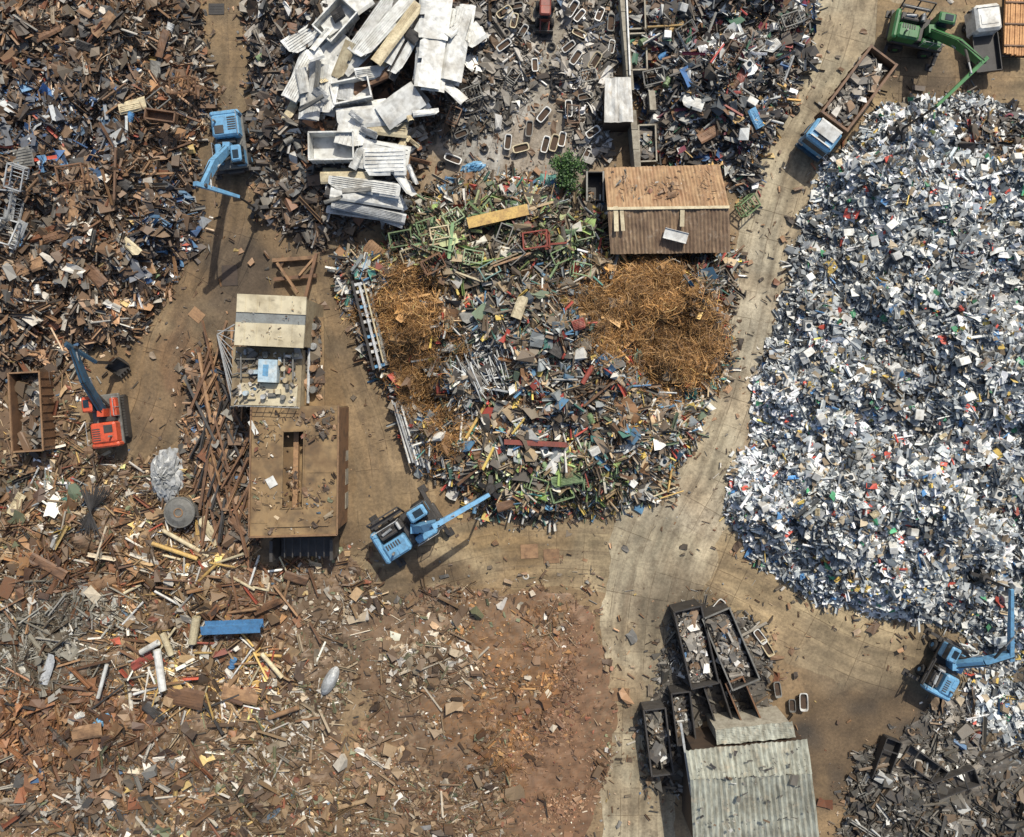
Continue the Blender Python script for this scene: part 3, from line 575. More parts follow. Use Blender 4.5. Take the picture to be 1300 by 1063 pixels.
MB().bar((3.1,0,3.05),(4.0,0,2.82),1.9,.08).box(3.02,0,2.87,.14,2.0,.4).build('wind_deflector',white,cab); MB().box(4.2,0,2.73,.4,.7,.06).build('roof_hatch',glass,cab); MB().box(4.4,0,2.76,.1,1.8,.06).build('sun_visor',white,cab)
for sd in(-1,1): MB().box(4.6,sd*1.4,2.2,.12,.22,.45).bar((4.5,sd*1.2,2.5),(4.6,sd*1.4,2.45),.05,.05).build('mirror',black,cab); MB().box(4.74,sd*.9,1.1,.06,.35,.2).build('headlight',white,cab)
MB().box(4.8,0,.7,.2,2.4,.35).build('bumper',blued,cab)
b=MB().box(-.95,0,1.15,6.7,2.4,.1).box(-.95,1.24,1.85,6.8,.08,1.4).box(-.95,-1.24,1.85,6.8,.08,1.4).box(2.42,0,1.95,.08,2.4,1.6).box(-4.32,0,1.8,.08,2.4,1.3)
for k in range(8):
    for sd in(-1,1): b.box(-4.2+k*.93,sd*1.33,1.8,.12,.1,1.3)
b.box(-.95,1.27,2.58,6.9,.2,.1).box(-.95,-1.27,2.58,6.9,.2,.1).box(2.45,0,2.78,.2,2.7,.1).box(-4.34,0,2.5,.15,2.5,.1).build('tipper_body',rust,t)
c_,s_=math.cos(hd),math.sin(hd); load(X-.95*c_,Y-.95*s_,1.9,6.4,2.2,hd,'grey','grey scrap load inside the tipper truck body','load',.25,s=1.1)
X,Y=P(1248,52,1); t=thing('flatbed_truck','small white truck with dark bed beside the green crane','truck',(X,Y,0),math.radians(97))
MB().box(0,0,.6,5.2,.8,.25).build('chassis',dark,t); wheels(t,(1.5,-1.6),.9,.4)
cab=MB().box(1.5,0,1.35,2.2,2.1,1.5,.2).build('cab',white,t); MB().bar((2.25,0,2.12),(2.66,0,1.4),1.8,.06).build('windscreen',glass,cab); MB().box(1.3,0,2.12,.8,1.4,.04,.0).build('roof_panel',white,cab)
for sd in(-1,1): MB().box(2.3,sd*1.2,1.5,.1,.2,.3).build('mirror',black,cab); MB().box(2.62,sd*.7,.9,.05,.3,.2).build('headlight',silver,cab)
MB().box(-1.1,0,.95,3.1,2.1,.08).box(-1.1,1.05,1.15,3.1,.06,.4).box(-1.1,-1.05,1.15,3.1,.06,.4).box(-2.65,0,1.15,.06,2.1,.4).build('cargo_bed',dark,t)
X,Y=P(1292,32,1); t=thing('timber_trailer','trailer of pale timber boards at the top right edge','trailer',(X,Y,0),math.radians(88))
MB().box(0,0,.8,5.2,2.4,.15).box(0,0,.55,5,.8,.25).build('trailer_bed',dark,t); wheels(t,(-.8,.3),1.0,.42)
b=MB()
for k in range(11): b.box(random.uniform(-.1,.1),-1.05+k*.21,1.0+random.uniform(0,.05),5.0,.17,.22)
b.build('board_load',wood,t)
for k in range(3): MB().box(-1.8+1.8*k,0,1.18,.12,2.4,.08).build('strap_bar',rust,t)
X,Y=P(692,15,1); t=thing('loader','small red wheel loader at the top of the bathtub yard','loader',(X,Y,0),math.radians(-92))
MB().box(-.4,0,.9,1.7,.95,.7,.12).build('engine_hood',red,t); cab=MB().box(.3,0,1.3,.8,.9,1.3,.1).build('cab',red,t); MB().box(.32,0,1.5,.84,.94,.45).build('window',glass,cab)
wheels(t,(.65,-.75),.62,.42)
for sd in(-1,1): MB().bar((.4,sd*.35,1.0),(1.5,sd*.35,.5),.12,.18).build('lift_arm',red,t)
MB().bar((1.45,0,.75),(1.5,0,.15),1.5,.06).bar((1.5,0,.15),(1.95,0,.12),1.5,.06).build('bucket',dark,t)
# ---------------------------------------------------------------- buildings
def pp(poly,z): return [P(a,b,z) for a,b in poly]
def ccw(p):
    a=sum(p[i][0]*p[(i+1)%len(p)][1]-p[(i+1)%len(p)][0]*p[i][1] for i in range(len(p))); return p if a>0 else p[::-1]
class Loc:
    def __init__(s,name,label,cat,px,py):
        s.X,s.Y=P(px,py); s.r=thing(name,label,cat,(s.X,s.Y,0)); s.M=Matrix.Translation((-s.X,-s.Y,0))
    def mb(s): return MB(s.M)
    def prism(s,nm,poly,z0,z1,m,par=None): return s.mb().prism(ccw(pp(poly,z1)),z0,z1).build(nm,m,par or s.r)
def roofjunk(B,poly,z,n,pal='litter',s=.7,nm='roof_litter'):
    xs_=[p[0] for p in poly]; ys_=[p[1] for p in poly]; a=rng.uniform(min(xs_),max(xs_),n); b=rng.uniform(min(ys_),max(ys_),n)
    k=sdist(poly,a,b)>4; k&=fbm(a,b,22,3,3)>.42; a=a[k];b=b[k]; q=(H-z)/H/S
    Vs,Fs,Cs,_=pieces((a-650)*q-B.X,(486-b)*q-B.Y,np.full(len(a),z+.03),np.full(len(a),PI_[pal]),s,.3,.6)
    me=npmesh(nm,np.concatenate(Vs),np.concatenate(Fs),np.concatenate(Cs)); me.materials.append(SC); o=bpy.data.objects.new(nm,me); C.objects.link(o); o.location=(B.X,B.Y,0); o['kind']='stuff'; return o
def corrug(L,nm,c4,zt,zb,pitch,m,par=None,amp=.07):
    TL,TR=[Vector((*P(*q,zt),zt)) for q in c4[:2]]; BR,BL=[Vector((*P(*q,zb),zb)) for q in c4[2:]]
    W=(TR-TL).length; n=int(W/pitch)*2; V=[];F=[];U=[]; Lh=(TL-BL).length; nj=9
    for j in range(nj):
        v=j/(nj-1)
        for i in range(n+1):
            u=i/n; p=TL.lerp(TR,u).lerp(BL.lerp(BR,u),v); p=p+Vector((0,0,amp*(i%2)+random.uniform(-.015,.015)+.05*math.sin(u*17+v*3)+.04*math.sin(u*41+v*9)))
            if j in(0,nj-1): p=p+Vector((0,random.uniform(-.03,.03),0))
            V.append(p-Vector((L.X,L.Y,0))); U.append((u*W,v*Lh))
    for j in range(nj-1):
        for i in range(n): a=j*(n+1)+i; F.append((a,a+n+1,a+n+2,a+1))
    me=bpy.data.meshes.new(nm); me.from_pydata([tuple(v) for v in V],[],F); me.materials.append(m)
    uv=me.uv_layers.new(name='UVMap')
    for lp in me.loops: uv.data[lp.index].uv=U[lp.vertex_index]
    o=bpy.data.objects.new(nm,me); C.objects.link(o); o.parent=par or L.r; return o
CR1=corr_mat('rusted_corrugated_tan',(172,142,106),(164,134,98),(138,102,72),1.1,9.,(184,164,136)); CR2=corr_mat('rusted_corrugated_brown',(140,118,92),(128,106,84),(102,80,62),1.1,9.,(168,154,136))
CR3=corr_mat('grey_corrugated',(168,170,156),(152,155,143),(122,118,102),1.5,9.); CR4=corr_mat('white_corrugated',(214,214,208),(200,200,194),(166,160,148),2.,6.)
B=Loc('shed','long shed with rusty corrugated two slope roof in the middle top','shed',848,268)
B.prism('wall',[(772,216),(912,214),(920,314),(779,316)],0,3.0,rustd)
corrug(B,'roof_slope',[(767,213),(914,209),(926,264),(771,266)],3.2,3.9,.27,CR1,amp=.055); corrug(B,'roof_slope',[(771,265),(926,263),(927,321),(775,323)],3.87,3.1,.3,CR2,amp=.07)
B.mb().bar((*P(771,265,4),4),(*P(926,263,4),4),.22,.06).build('ridge_cap',cream,B.r)
for q in((782,278,.35,2.0),(790,279,.3,1.8),(866,276,.35,1.5)): x,y=P(*q[:2],3.9); B.mb().box(x,y,3.93,q[2],q[3],.05,rz=random.uniform(-.1,.1)).build('patch_sheet',cream,B.r)
roofjunk(B,[(772,215),(912,212),(924,262),(773,264)],3.75,160,'rusty',.5,'roof_litter')['label']='small rusty scraps on the upper rusty shed roof'
x,y=P(857,300,3.6); o=MB().box(0,0,0,1.9,.85,.06).box(0,.4,.05,1.9,.04,.12).box(0,-.4,.05,1.9,.04,.12).build('loose_sheet',white); o.location=(x,y,3.82); o.rotation_euler=(.18,.0,-.25); tag(o,'loose white sheet lying on the lower slope of the rusty shed roof','sheet')
B=Loc('open_bin','dark open steel bin against the left end of the rusty shed','bin',755,240)
b=B.mb(); x,y=P(755,238,1)
b.box(x,y,.1,1.3,2.4,.1).box(x-.68,y,.7,.07,2.4,1.2).box(x+.68,y,.7,.07,2.4,1.2).box(x,y-1.2,.7,1.3,.07,1.2).box(x,y+1.2,.7,1.3,.07,1.2); b.build('bin_shell',dark,B.r)
for sd in(-1,1): B.mb().box(x+sd*.68,y,1.33,.14,2.5,.06).build('bin_rim',greym,B.r)
B=Loc('cabin','narrow cabin with white ribbed roof beside the concrete wall','cabin',786,128)
B.prism('wall',[(770,102),(800,101),(803,153),(769,154)],0,2.7,rustd); corrug(B,'roof',[(768,99),(801,98),(804,155),(767,156)],2.85,2.75,.42,CR4,amp=.06)
B=Loc('concrete_wall','long concrete block wall running down to the rusty shed','wall',795,100)
for k in range(11):
    y0=-60+k*25; x=782+k*2.2
    if 90<y0<140: x+=26 if k<8 else 0
    B.prism('block',[(x,y0),(x+8,y0),(x+10,y0+24.4),(x+2,y0+24.4)],0,1.7+.02*(k%3),concr)
B.mb().bar((*P(793,-60,1.9),1.9),(*P(800,96,1.9),1.9),.12,.12).build('coping_rail',silver,B.r)
B=Loc('processing_hall','processing hall with cream sheet roof and grey band left of centre','hall',342,445)
B.prism('wall',[(303,375),(387,379),(384,440),(299,437)],0,5.7,tanroof)
B.prism('roof_panel',[(301,373),(389,377),(388,400),(300,396)],5.7,5.9,creamroof); B.prism('roof_band',[(300,396),(388,400),(387,413),(299,409)],5.7,5.82,greyband); B.prism('roof_panel',[(299,409),(387,413),(385,442),(297,438)],5.7,5.9,creamroof)
for k in range(5): a=312+k*15; B.mb().bar((*P(a,375,5.93),5.93),(*P(a-1,395,5.93),5.93),.03,.03).build('roof_seam',creamroof,B.r); B.mb().bar((*P(a-1,412,5.93),5.93),(*P(a-3,438,5.93),5.93),.03,.03).build('roof_seam',creamroof,B.r)
roofjunk(B,[(301,375),(388,377),(385,440),(298,437)],5.93,90,'litter',.4)['label']='few small scraps on the cream sheet roof'
B.prism('lower_block',[(297,441),(383,444),(380,517),(294,513)],0,4.2,tanroof)
B.prism('service_deck',[(296,440),(384,443),(381,519),(293,515)],4.2,4.35,tanroof)
B.prism('deck_slab',[(304,486),(378,488),(376,516),(302,514)],4.36,4.48,creamroof)
h=B.prism('hopper',[(328,456),(352,457),(351,486),(327,485)],4.35,5.1,bluef)
B.prism('hopper_mouth',[(334,463),(341,463),(340,478),(333,477)],5.1,5.12,blue,h)
for k in range(22):
    a=random.uniform(300,376);b_=random.uniform(446,508); x,y=P(a,b_,4.6)
    if 324<a<354 and 454<b_<488: continue
    (B.mb().box(x,y,4.6,random.uniform(.2,.8),random.uniform(.2,.6),random.uniform(.2,.5),.04,rz=.05) if k%3 else B.mb().tube((x,y,4.35),(x,y,4.9),.2,12)).build('machine_box' if k%3 else 'motor_drum',(greym,silver,creamroof,tanroof,bluef)[k%5],B.r)
for a,b,c_,d in((306,450,306,482),(361,448,361,482),(372,448,372,482)): B.mb().bar((*P(a,b,4.8),4.8),(*P(c_,d,4.8),4.8),.1,.12).build('conveyor_frame',greym,B.r)
for yy in (456,474): B.mb().bar((*P(300,yy,4.75),4.75),(*P(324,yy,4.75),4.75),.07,.09).build('cross_beam',greym,B.r)
r=B.mb()
for k in range(9): x,y=P(298+k*10,516,4.4); r.tube((x,y,4.35),(x,y,5.3),.03,5)
r.bar((*P(297,515,5.3),5.3),(*P(380,518,5.3),5.3),.04,.04).bar((*P(297,515,4.9),4.9),(*P(380,518,4.9),4.9),.04,.04); r.build('handrail',silver,B.r)
roofjunk(B,[(296,441),(383,444),(380,518),(294,514)],4.45,360,'grey',.8)['label']='grey scraps on the machinery deck of the cream hall'
B=Loc('side_platform','brown steel platform with pipes along the right side of the halls','platform',402,460)
B.prism('deck',[(387,402),(411,403),(412,516),(385,515)],2.6,2.75,brownroof)
for q in((389,405),(408,406),(389,510),(408,512)): x,y=P(*q); B.mb().tube((x,y,0),(x,y,2.6),.12).build('post',rust,B.r)
for k,yy in enumerate((415,440,468,495)):
    x,y=P(399,yy,3); B.mb().tube((x,y,2.75),(x,y,3.3+.1*k),.28,12).build('vent_drum',(greym,silver,rustl,greym)[k],B.r)
B.mb().tube((*P(393,405,3.1),3.1),(*P(391,512,3.1),3.1),.12).build('pipe',silver,B.r)
roofjunk(B,[(387,402),(411,403),(412,516),(385,515)],2.8,520,'rusty',1.)['label']='rusty scraps on the brown steel platform'
B=Loc('lattice_screen','silver lattice screen along the left side of the cream hall','screen',290,440)
r=B.mb()
for k in range(8): r.bar((*P(276+k*.5,420+k*3,2.4),2.4),(*P(298,420+k*13,2.4),2.4),.06,.06)
r.bar((*P(276,425,2.4),2.4),(*P(296,515,2.4),2.4),.1,.1).bar((*P(276,425,2.4),2.4),(*P(298,412,2.4),2.4),.1,.1).bar((*P(276,425,2.4),2.4),(*P(276,427,0),0),.1,.1); r.build('lattice',silver,B.r)
B=Loc('crane_hall','brown flat roofed hall with a long dark slot in its roof','hall',373,600)
O_=[(319,517),(430,515),(428,679),(316,682)]; I_=[(359,548),(386,547),(384,645),(357,646)]
zr=4.3
for nm_,q in(('roof_panel',[O_[0],O_[1],I_[1],I_[0]]),('roof_panel',[O_[1],O_[2],I_[2],I_[1]]),('roof_panel',[O_[2],O_[3],I_[3],I_[2]]),('roof_panel',[O_[3],O_[0],I_[0],I_[3]])): B.prism(nm_,q,zr-.25,zr,brownroof)
ins=[(323,521),(426,519),(424,675),(320,678)]
for a,b in((0,1),(2,3),(3,0),(1,2)):
    p=pp(ins,zr); B.mb().bar((*p[a],zr/2-.15),(*p[b],zr/2-.15),.2,zr-.35).build('wall',brownroof if a!=1 else rust,B.r)
fr=B.mb(); q=pp(I_,zr+.1)
for i in range(4): fr.bar((*q[i],zr+.05),(*q[(i+1)%4],zr+.05),.1,.1)
fr.build('slot_kerb',brownroof,B.r)
B.prism('slot_floor',[(360,549),(385,548),(383,644),(358,645)],0,zr-1.5,brownroof)
B.mb().bar((*P(377,548,zr-1.2),zr-1.2),(*P(375,645,zr-1.2),zr-1.2),.4,.4).build('slot_trough',rustl,B.r)
roofjunk(B,[(357,549),(385,548),(383,644),(355,645)],zr-1.45,260,'rusty',.8,'slot_litter')['label']='rusty scraps lying in the roof slot'
for yy in(540,580,628,664): B.mb().bar((*P(319,yy,zr+.02),zr+.02),(*P(353,yy,zr+.02),zr+.02),.04,.03).build('roof_batten',brownroof,B.r)
for yy in(540,600,655): B.mb().bar((*P(390,yy,zr+.02),zr+.02),(*P(428,yy,zr+.02),zr+.02),.04,.03).build('roof_batten',brownroof,B.r)
e=B.mb(); e.bar((*P(316,682,zr+.06),zr+.06),(*P(428,679,zr+.06),zr+.06),.14,.14).bar((*P(430,515,zr+.06),zr+.06),(*P(428,679,zr+.06),zr+.06),.12,.14).bar((*P(319,517,zr+.06),zr+.06),(*P(316,682,zr+.06),zr+.06),.12,.14); e.build('roof_edge',rustl,B.r)
B.prism('ridge_slab',[(340,648),(418,646),(417,668),(339,670)],zr+.0015,zr+.12,brownroof)
x,y=P(345,612,zr); B.mb().box(x,y,zr+.08,.7,.8,.05,rz=.5).build('white_scrap_sheet',white,B.r); x,y=P(322,543,zr); B.mb().box(x,y,zr+.08,.35,1.2,.05,rz=.5).build('white_scrap_sheet',white,B.r)
roofjunk(B,O_,zr+.02,800,'litter',.6)['label']='brown and white scraps on the flat brown hall roof'
roofjunk(B,[(392,517),(430,516),(429,600),(410,600)],zr+.03,300,'rusty',.9)['label']='rusty debris strip on the upper right of the brown hall roof'
for k in range(4): x,y=P(438,545+k*30,.5); B.mb().box(x,y,.5,.35,1.3,1.0).build('buttress',concr,B.r)
B2=Loc('loading_bay','dark steel loading bay below the brown roofed hall','loading bay',385,695)
B2.mb().box(*P(392,694,.4),.4,4.6,1.6,.1).box(*P(350,696,1.2),1.2,.25,1.7,2.4).box(*P(425,694,1.2),1.2,.25,1.7,2.4).build('bay_floor',dark,B2.r)
for k in range(7): x,y=P(362+k*10,695,2.2); B2.mb().box(x,y,2.3,.08,1.6,.14).build('rafter',dark,B2.r)
B=Loc('warehouse','warehouse with grey green corrugated roof at the bottom right','warehouse',948,965)
B.prism('wall',[(880,954),(1022,942),(1036,1060),(880,1066)],0,3.8,rustd)
corrug(B,'roof_slope',[(870,952),(1025,938),(1031,982),(876,990)],3.9,4.6,.4,CR3,amp=.12); corrug(B,'roof_slope',[(876,989),(1031,981),(1040,1062),(880,1068)],4.58,3.9,.4,CR3,amp=.12)
corrug(B,'annex_roof',[(908,926),(1006,916),(1010,936),(910,946)],3.4,3.6,.4,CR3,amp=.06); B.prism('annex_wall',[(910,929),(1004,919),(1008,936),(912,945)],0,3.3,concr)
B.mb().bar((*P(864,918,3.5),3.5),(*P(878,1010,3.5),3.5),.18,.2).build('gutter',silver,B.r)
roofjunk(B,[(876,954),(1024,942),(1036,1055),(882,1060)],4.7,260,'darkgrey',.4)['label']='dark specks of scrap on the grey warehouse roof'
for i,(a,b,w_,l_,g,lb) in enumerate([(1120,960,1.3,3.6,70,'long dark steel hopper left of the corner scrap'),(1170,968,1.4,3.4,-35,'dark bent steel duct in the bottom right corner'),(1205,990,1.4,4.0,20,'dark steel trough at the foot of the corner scrap')]):
    x,y,z=place(a,b,.05); t=thing('steel_hopper',lb,'hopper',(x,y,z),math.radians(g)); m_=MB().box(0,0,.1,l_,w_,.1).bar((-l_/2,w_/2,.45),(l_/2,w_/2,.5),.08,.7).bar((-l_/2,-w_/2,.45),(l_/2,-w_/2,.5),.08,.7).box(l_/2,0,.45,.08,w_-.1,.7); m_.build('shell',dark,t)
    for k in range(2): MB().box(-l_/2+.4+k*l_/1.6,0,.85,.1,w_,.1).build('rib',dark,t)
# ---------------------------------------------------------------- skips
def skip(label,px,py,Lp,Wp,ang,m,pal=None,h=1.5,fill=.7,cat='skip',loadlabel=None,z0=None,name='skip',heapd=.12,rm=None):
    X,Y=P(px,py,h); z=0. if z0 is None else z0; k=(H-h)/H/S; L,W=Lp*k,Wp*k; rz=math.radians(ang)
    t=thing(name,label,cat,(X,Y,z),rz)
    MB().box(0,0,.12,L*.94,W*.9,.1).build('floor',m,t)
    for sd in(-1,1):
        b=MB().bar((-L/2,sd*W*.47,h/2+.05),(L/2,sd*W*.47,h/2+.05),.07,h-.1)
        for q in range(int(L/.7)): b.box(-L/2+.35+q*.7,sd*(W*.47+.07),h/2,.1,.1,h-.2)
        b.build('side_wall',m,t)
        MB().box(sd*(L/2-.04),0,h/2+.03,.07,W*.92,h-.14).build('end_wall',m,t)
    r=MB()
    for sd in(-1,1): r.box(0,sd*W*.49,h+.03,L+.06,.12,.1)
    for sd in(-1,1): r.box(sd*(L/2),0,h+.03,.12,W*.98-.06,.1)
    r.build('rim',rm or m,t)
    if pal: load(X,Y,z+h*fill,L-.3,W*.84,rz,pal,loadlabel,'load',heapd,s=1.)
    return t
skip('open rusty container with dark scrap inside, left edge',33,523,100,40,93,rust,'darkrust',2.1,.45,'container','dark scrap lying inside the open rusty container',name='container',rm=rustl)
skip('tall dark skip of grey gravel, left of the two beside the road',884,822,100,36,103,dark,'grey',2.1,.72,loadlabel='grey gravel load in the left dark skip',rm=dark)
skip('wide dark skip of grey gravel, tilted, right of the other gravel skip',928,824,98,38,113,dark,'grey',2.1,.72,loadlabel='dark gravel load in the tilted right skip',rm=greym)
skip('narrow dark skip at the bottom edge left of the warehouse',836,942,84,28,97,dark,'darkgrey',1.7,.5,loadlabel='dark scrap load in the narrow dark skip',rm=dark)
skip('small black skip left of the warehouse annex',868,912,66,24,97,dark,'darkgrey',1.8,.5,loadlabel='dark scrap load in the small black skip',rm=dark)
skip('black slanting skip between gravel skips and warehouse roof',944,892,62,24,113,dark,None,1.8,rm=rust)
skip('flat dark steel trough beside the slanting black skip',912,894,58,22,108,dark,None,1.5,rm=dark)
skip('rusty open box skip above the grey container in the left heap',222,161,36,12,-8,rust,None,.7,name='steel_box',cat='box',z0=2.6)
for k,(a,b,w_) in enumerate([(806,14,26),(809,66,24),(822,182,22)]):
    skip(('topmost','middle','lowest')[k]+' open grey bin on the right side of the concrete wall',a,b,46,w_,92,greym,'darkmix',1.6,.65,'bin',('topmost','middle','lowest')[k]+' bin load of mixed scrap beside the concrete wall',name='scrap_bin',rm=concr)
# ---------------------------------------------------------------- tree
X,Y=P(719,220,1); t=thing('bush_tree','small green bushy tree left of the rusty shed','tree',(X,Y,0))
b=MB().tube((0,0,0),(.05,.1,1.2),.14,8,.09)
for k in range(7):
    a=k*.9; b.tube((.04,.08,.9+.05*k),(.9*math.cos(a),.9*math.sin(a),1.7+.1*k),.06,6,.02)
b.build('trunk',rustd,t)
n=2600; th=rng.uniform(0,2*PI,n); cl=rng.integers(0,16,n); ca=rng.uniform(0,2*PI,16); cr=rng.uniform(.2,1.15,16); cz=rng.uniform(1.3,2.3,16)
r_=rng.normal(0,.28,(n,3)); pos=np.stack([cr[cl]*np.cos(ca[cl])+r_[:,0],cr[cl]*np.sin(ca[cl])+r_[:,1],cz[cl]+r_[:,2]*.7],1)
sz=np.stack([rng.uniform(.1,.2,n),rng.uniform(.06,.12,n),np.ones(n)],1)
v,f,nv=inst(gridt(2,2),pos,sz,th,rng.normal(0,.6,n),rng.normal(0,.6,n),np.zeros(n))
cc=lin(np.array([(62,92,42),(48,74,34),(82,112,54),(38,58,30)]))[rng.integers(0,4,n)]; cc=np.repeat(np.concatenate([cc,np.zeros((n,1))],1),nv,0)
me=npmesh('crown',v,f,cc); fm,nt,bs,Lk=newmat('foliage'); at=nt.nodes.new('ShaderNodeAttribute'); at.attribute_name='Col'; Lk.new(at.outputs['Color'],bs.inputs['Base Color']); bs.inputs['Roughness'].default_value=.6
me.materials.append(fm); o=bpy.data.objects.new('crown',me); C.objects.link(o); o.parent=t
# ---------------------------------------------------------------- repeated things
def auto(o,desc,cat,group,px,py): AUTO.append((o,desc,px,py)); o['category']=cat; o['group']=group
def tub_mesh(m):
    b=MB(); n=20; L,W=1.7,.78
    def ring(l,w,z): return [(l/2*(abs(math.cos(a))**.4)*(1 if math.cos(a)>0 else -1),w/2*(abs(math.sin(a))**.4)*(1 if math.sin(a)>0 else -1),z) for a in[2*PI*k/n for k in range(n)]]
    rs=[ring(L*.75,W*.6,.03),ring(L*.95,W*.92,.5),ring(L,W,.5),ring(L,W,.55),ring(L*.88,W*.8,.55),ring(L*.76,W*.62,.14)]
    vs=sum(rs,[]); fs=[tuple(range(n-1,-1,-1))]
    for r in range(5): fs+=[(r*n+i,r*n+(i+1)%n,(r+1)*n+(i+1)%n,(r+1)*n+i) for i in range(n)]
    fs.append(tuple(range(5*n,6*n))); b.add(vs,fs); return b.mesh('tub_shell',m)
def tub_in():
    b=MB(); n=14; b.add([(.7*(abs(math.cos(2*PI*k/n))**.5)*(1 if math.cos(2*PI*k/n)>0 else -1),.28*(abs(math.sin(2*PI*k/n))**.5)*(1 if math.sin(2*PI*k/n)>0 else -1),.36) for k in range(n)],[tuple(range(n))]); return b.mesh('tub_dirt',bottomdirt)
tm=[tub_mesh(white),tub_mesh(cream),tub_mesh(greym)]; ti=tub_in()
tubs=[(679,86,90),(653,30,80),(664,44,60),(655,12,15),(726,14,55),(735,24,50),(735,46,-30),(760,22,70),(774,32,80),(690,148,55),(692,186,70),(703,184,75),(713,180,80),(742,125,10),(721,141,88),(745,197,60),
(661,190,20),(645,182,80),(585,172,20),(722,62,30),(731,76,50),(755,80,60),(775,62,85),(672,166,85),(640,60,30),(612,48,110),(640,20,40),(752,170,30),
(1004,893,92),(1018,888,95),(962,806,125),(972,820,125),(910,768,50),(984,872,95),(575,205,-15)]
for i,(a,b,g) in enumerate(tubs):
    x,y,z=place(a,b); k=(0,1,0,2,0)[i%5]
    t=bpy.data.objects.new('bathtub',None); C.objects.link(t); t.location=(x,y,z+.12); t.rotation_euler=(random.uniform(-.15,.15),random.uniform(-.15,.15),math.radians(g+random.uniform(-6,6)))
    sc=random.uniform(.66,.92); t.scale=(sc,sc*random.uniform(.9,1.1),sc)
    s1=bpy.data.objects.new('tub_shell',tm[k]); s2=bpy.data.objects.new('tub_bottom',ti)
    for s_ in(s1,s2): C.objects.link(s_); s_.parent=t
    auto(t,('white','cream','grey')[k]+' bathtub','bathtub','bathtubs dumped in the yard',a,b)
def beam_mesh(m,L=1.):
    b=MB(); b.box(0,0,.14,L,.22,.03).box(0,0,-.14,L,.22,.03).box(0,0,0,L,.03,.25); return b.mesh('steel_beam',m)
def pipe_mesh(m): return MB().tube((-.5,0,0),(.5,0,0),.5,12,hollow=.8).mesh('steel_pipe',m)
def panel_mesh(m,seed):
    rg=random.Random(seed); b=MB(); nx_,ny_=12,7; V=[];F=[]
    fa=rg.uniform(-.3,.3); fo=rg.uniform(.1,.4)*rg.choice([0,0,1]); ph=rg.uniform(0,6); tc=rg.choice([0,1,2,3,9])
    for j in range(ny_):
        for i in range(nx_):
            u=i/(nx_-1)-.5; v=j/(ny_-1)-.5
            z=.04*math.sin(u*5+ph+v*2)*math.sin(v*4+seed)+rg.uniform(-.012,.012)+fo*max(0,u-fa)
            uu,vv=u,v
            if tc<4:
                cu,cv=((-.5,-.5),(.5,-.5),(.5,.5),(-.5,.5))[tc]; dd=math.hypot((u-cu)*1.,(v-cv))
                if dd<.35: uu-=cu*(.35-dd)*.8; z+=(.35-dd)*.5
            if j in(0,ny_-1): z-=.1
            V.append((uu,vv,z))
    for j in range(ny_-1):
        for i in range(nx_-1):
            if rg.random()<.03 and (i in(0,nx_-2) or j in(0,ny_-2)): continue
            F.append((j*nx_+i,j*nx_+i+1,(j+1)*nx_+i+1,(j+1)*nx_+i))
    b.add(V,F)
    for k in range(rg.choice([0,0,4,6])): b.box(0,-.36+k*.14,.03,.9,.014,.05)
    return b.mesh('sheet_panel',m)
def obj(name,me,loc,rot,sc): o=bpy.data.objects.new(name,me); C.objects.link(o); o.location=loc; o.rotation_euler=rot; o.scale=sc; return o
PC={}
def panel(px,py,Lp,Wp,ang,mname='white',z=None,dz=0.,tilt=0.,group='sheet metal panels on the heaps',rt=.09):
    m=dict(white=pwhite,cream=cream,grey=greym,silver=silver,rust=rust,rustl=rustl,dark=dark,blue=blue,red=red,green=green)[mname]; sd=random.randrange(9)
    if (mname,sd) not in PC: PC[(mname,sd)]=panel_mesh(m,sd)
    if z is None: x,y,z=place(px,py,.3+dz)
    else: x,y=P(px,py,z)
    k=(H-z)/H/S
    o=obj('sheet_panel',PC[(mname,sd)],(x,y,z),(random.uniform(-rt,rt)+tilt,random.uniform(-rt,rt),math.radians(ang)+random.choice([0,PI])),(Lp*k,Wp*k,1.)); auto(o,{'rustl':'light rusty','rust':'rusty'}.get(mname,mname)+' sheet panel','panel',group,px,py); return o
def pstack(px,py,Lp,Wp,ang,z,n,names=('white',)):  # dark layers between pale ones imitate the shaded gaps of a stack
    for k in range(n):
        panel(px+random.uniform(-6,6)*(k<n-1),py+random.uniform(-6,6)*(k<n-1),Lp*random.uniform(.9,1.12),Wp*random.uniform(.85,1.15),ang+random.uniform(-6,6),(names[k%len(names)] if k<n-1 else names[0]),z=z-.34*(n-1-k),group='stacked sheet panels')
pstack(546,78,66,32,87,4.6,5,('white','grey','silver')); pstack(552,22,56,36,88,4.6,4,('white','silver')); pstack(577,74,54,26,84,4.3,4,('white','grey')); pstack(584,30,46,24,80,4.0,3,('white','white'))
pstack(472,30,90,20,52,4.2,3,('white','grey')); pstack(488,34,96,18,55,4.4,3,('white','grey')); pstack(504,42,92,18,58,4.4,3,('cream','white')); pstack(520,58,86,13,62,4.2,3,('white','dark')); pstack(456,68,60,22,40,3.7,3,('white','rust'))
pstack(400,116,66,26,78,3.6,4,('white','grey')); pstack(420,110,64,20,80,3.7,3,('white','white')); pstack(438,98,56,22,85,3.4,3,('silver','white')); pstack(382,96,60,24,65,3.2,3,('white','white')); pstack(416,66,58,24,50,3.4,3,('white','grey'))
pstack(508,134,62,32,36,4.0,3,('white','grey')); pstack(462,148,66,26,6,3.6,4,('white','dark','grey')); pstack(446,168,34,34,80,3.6,3,('white','white')); pstack(490,162,52,22,-12,3.4,3,('cream','grey'))
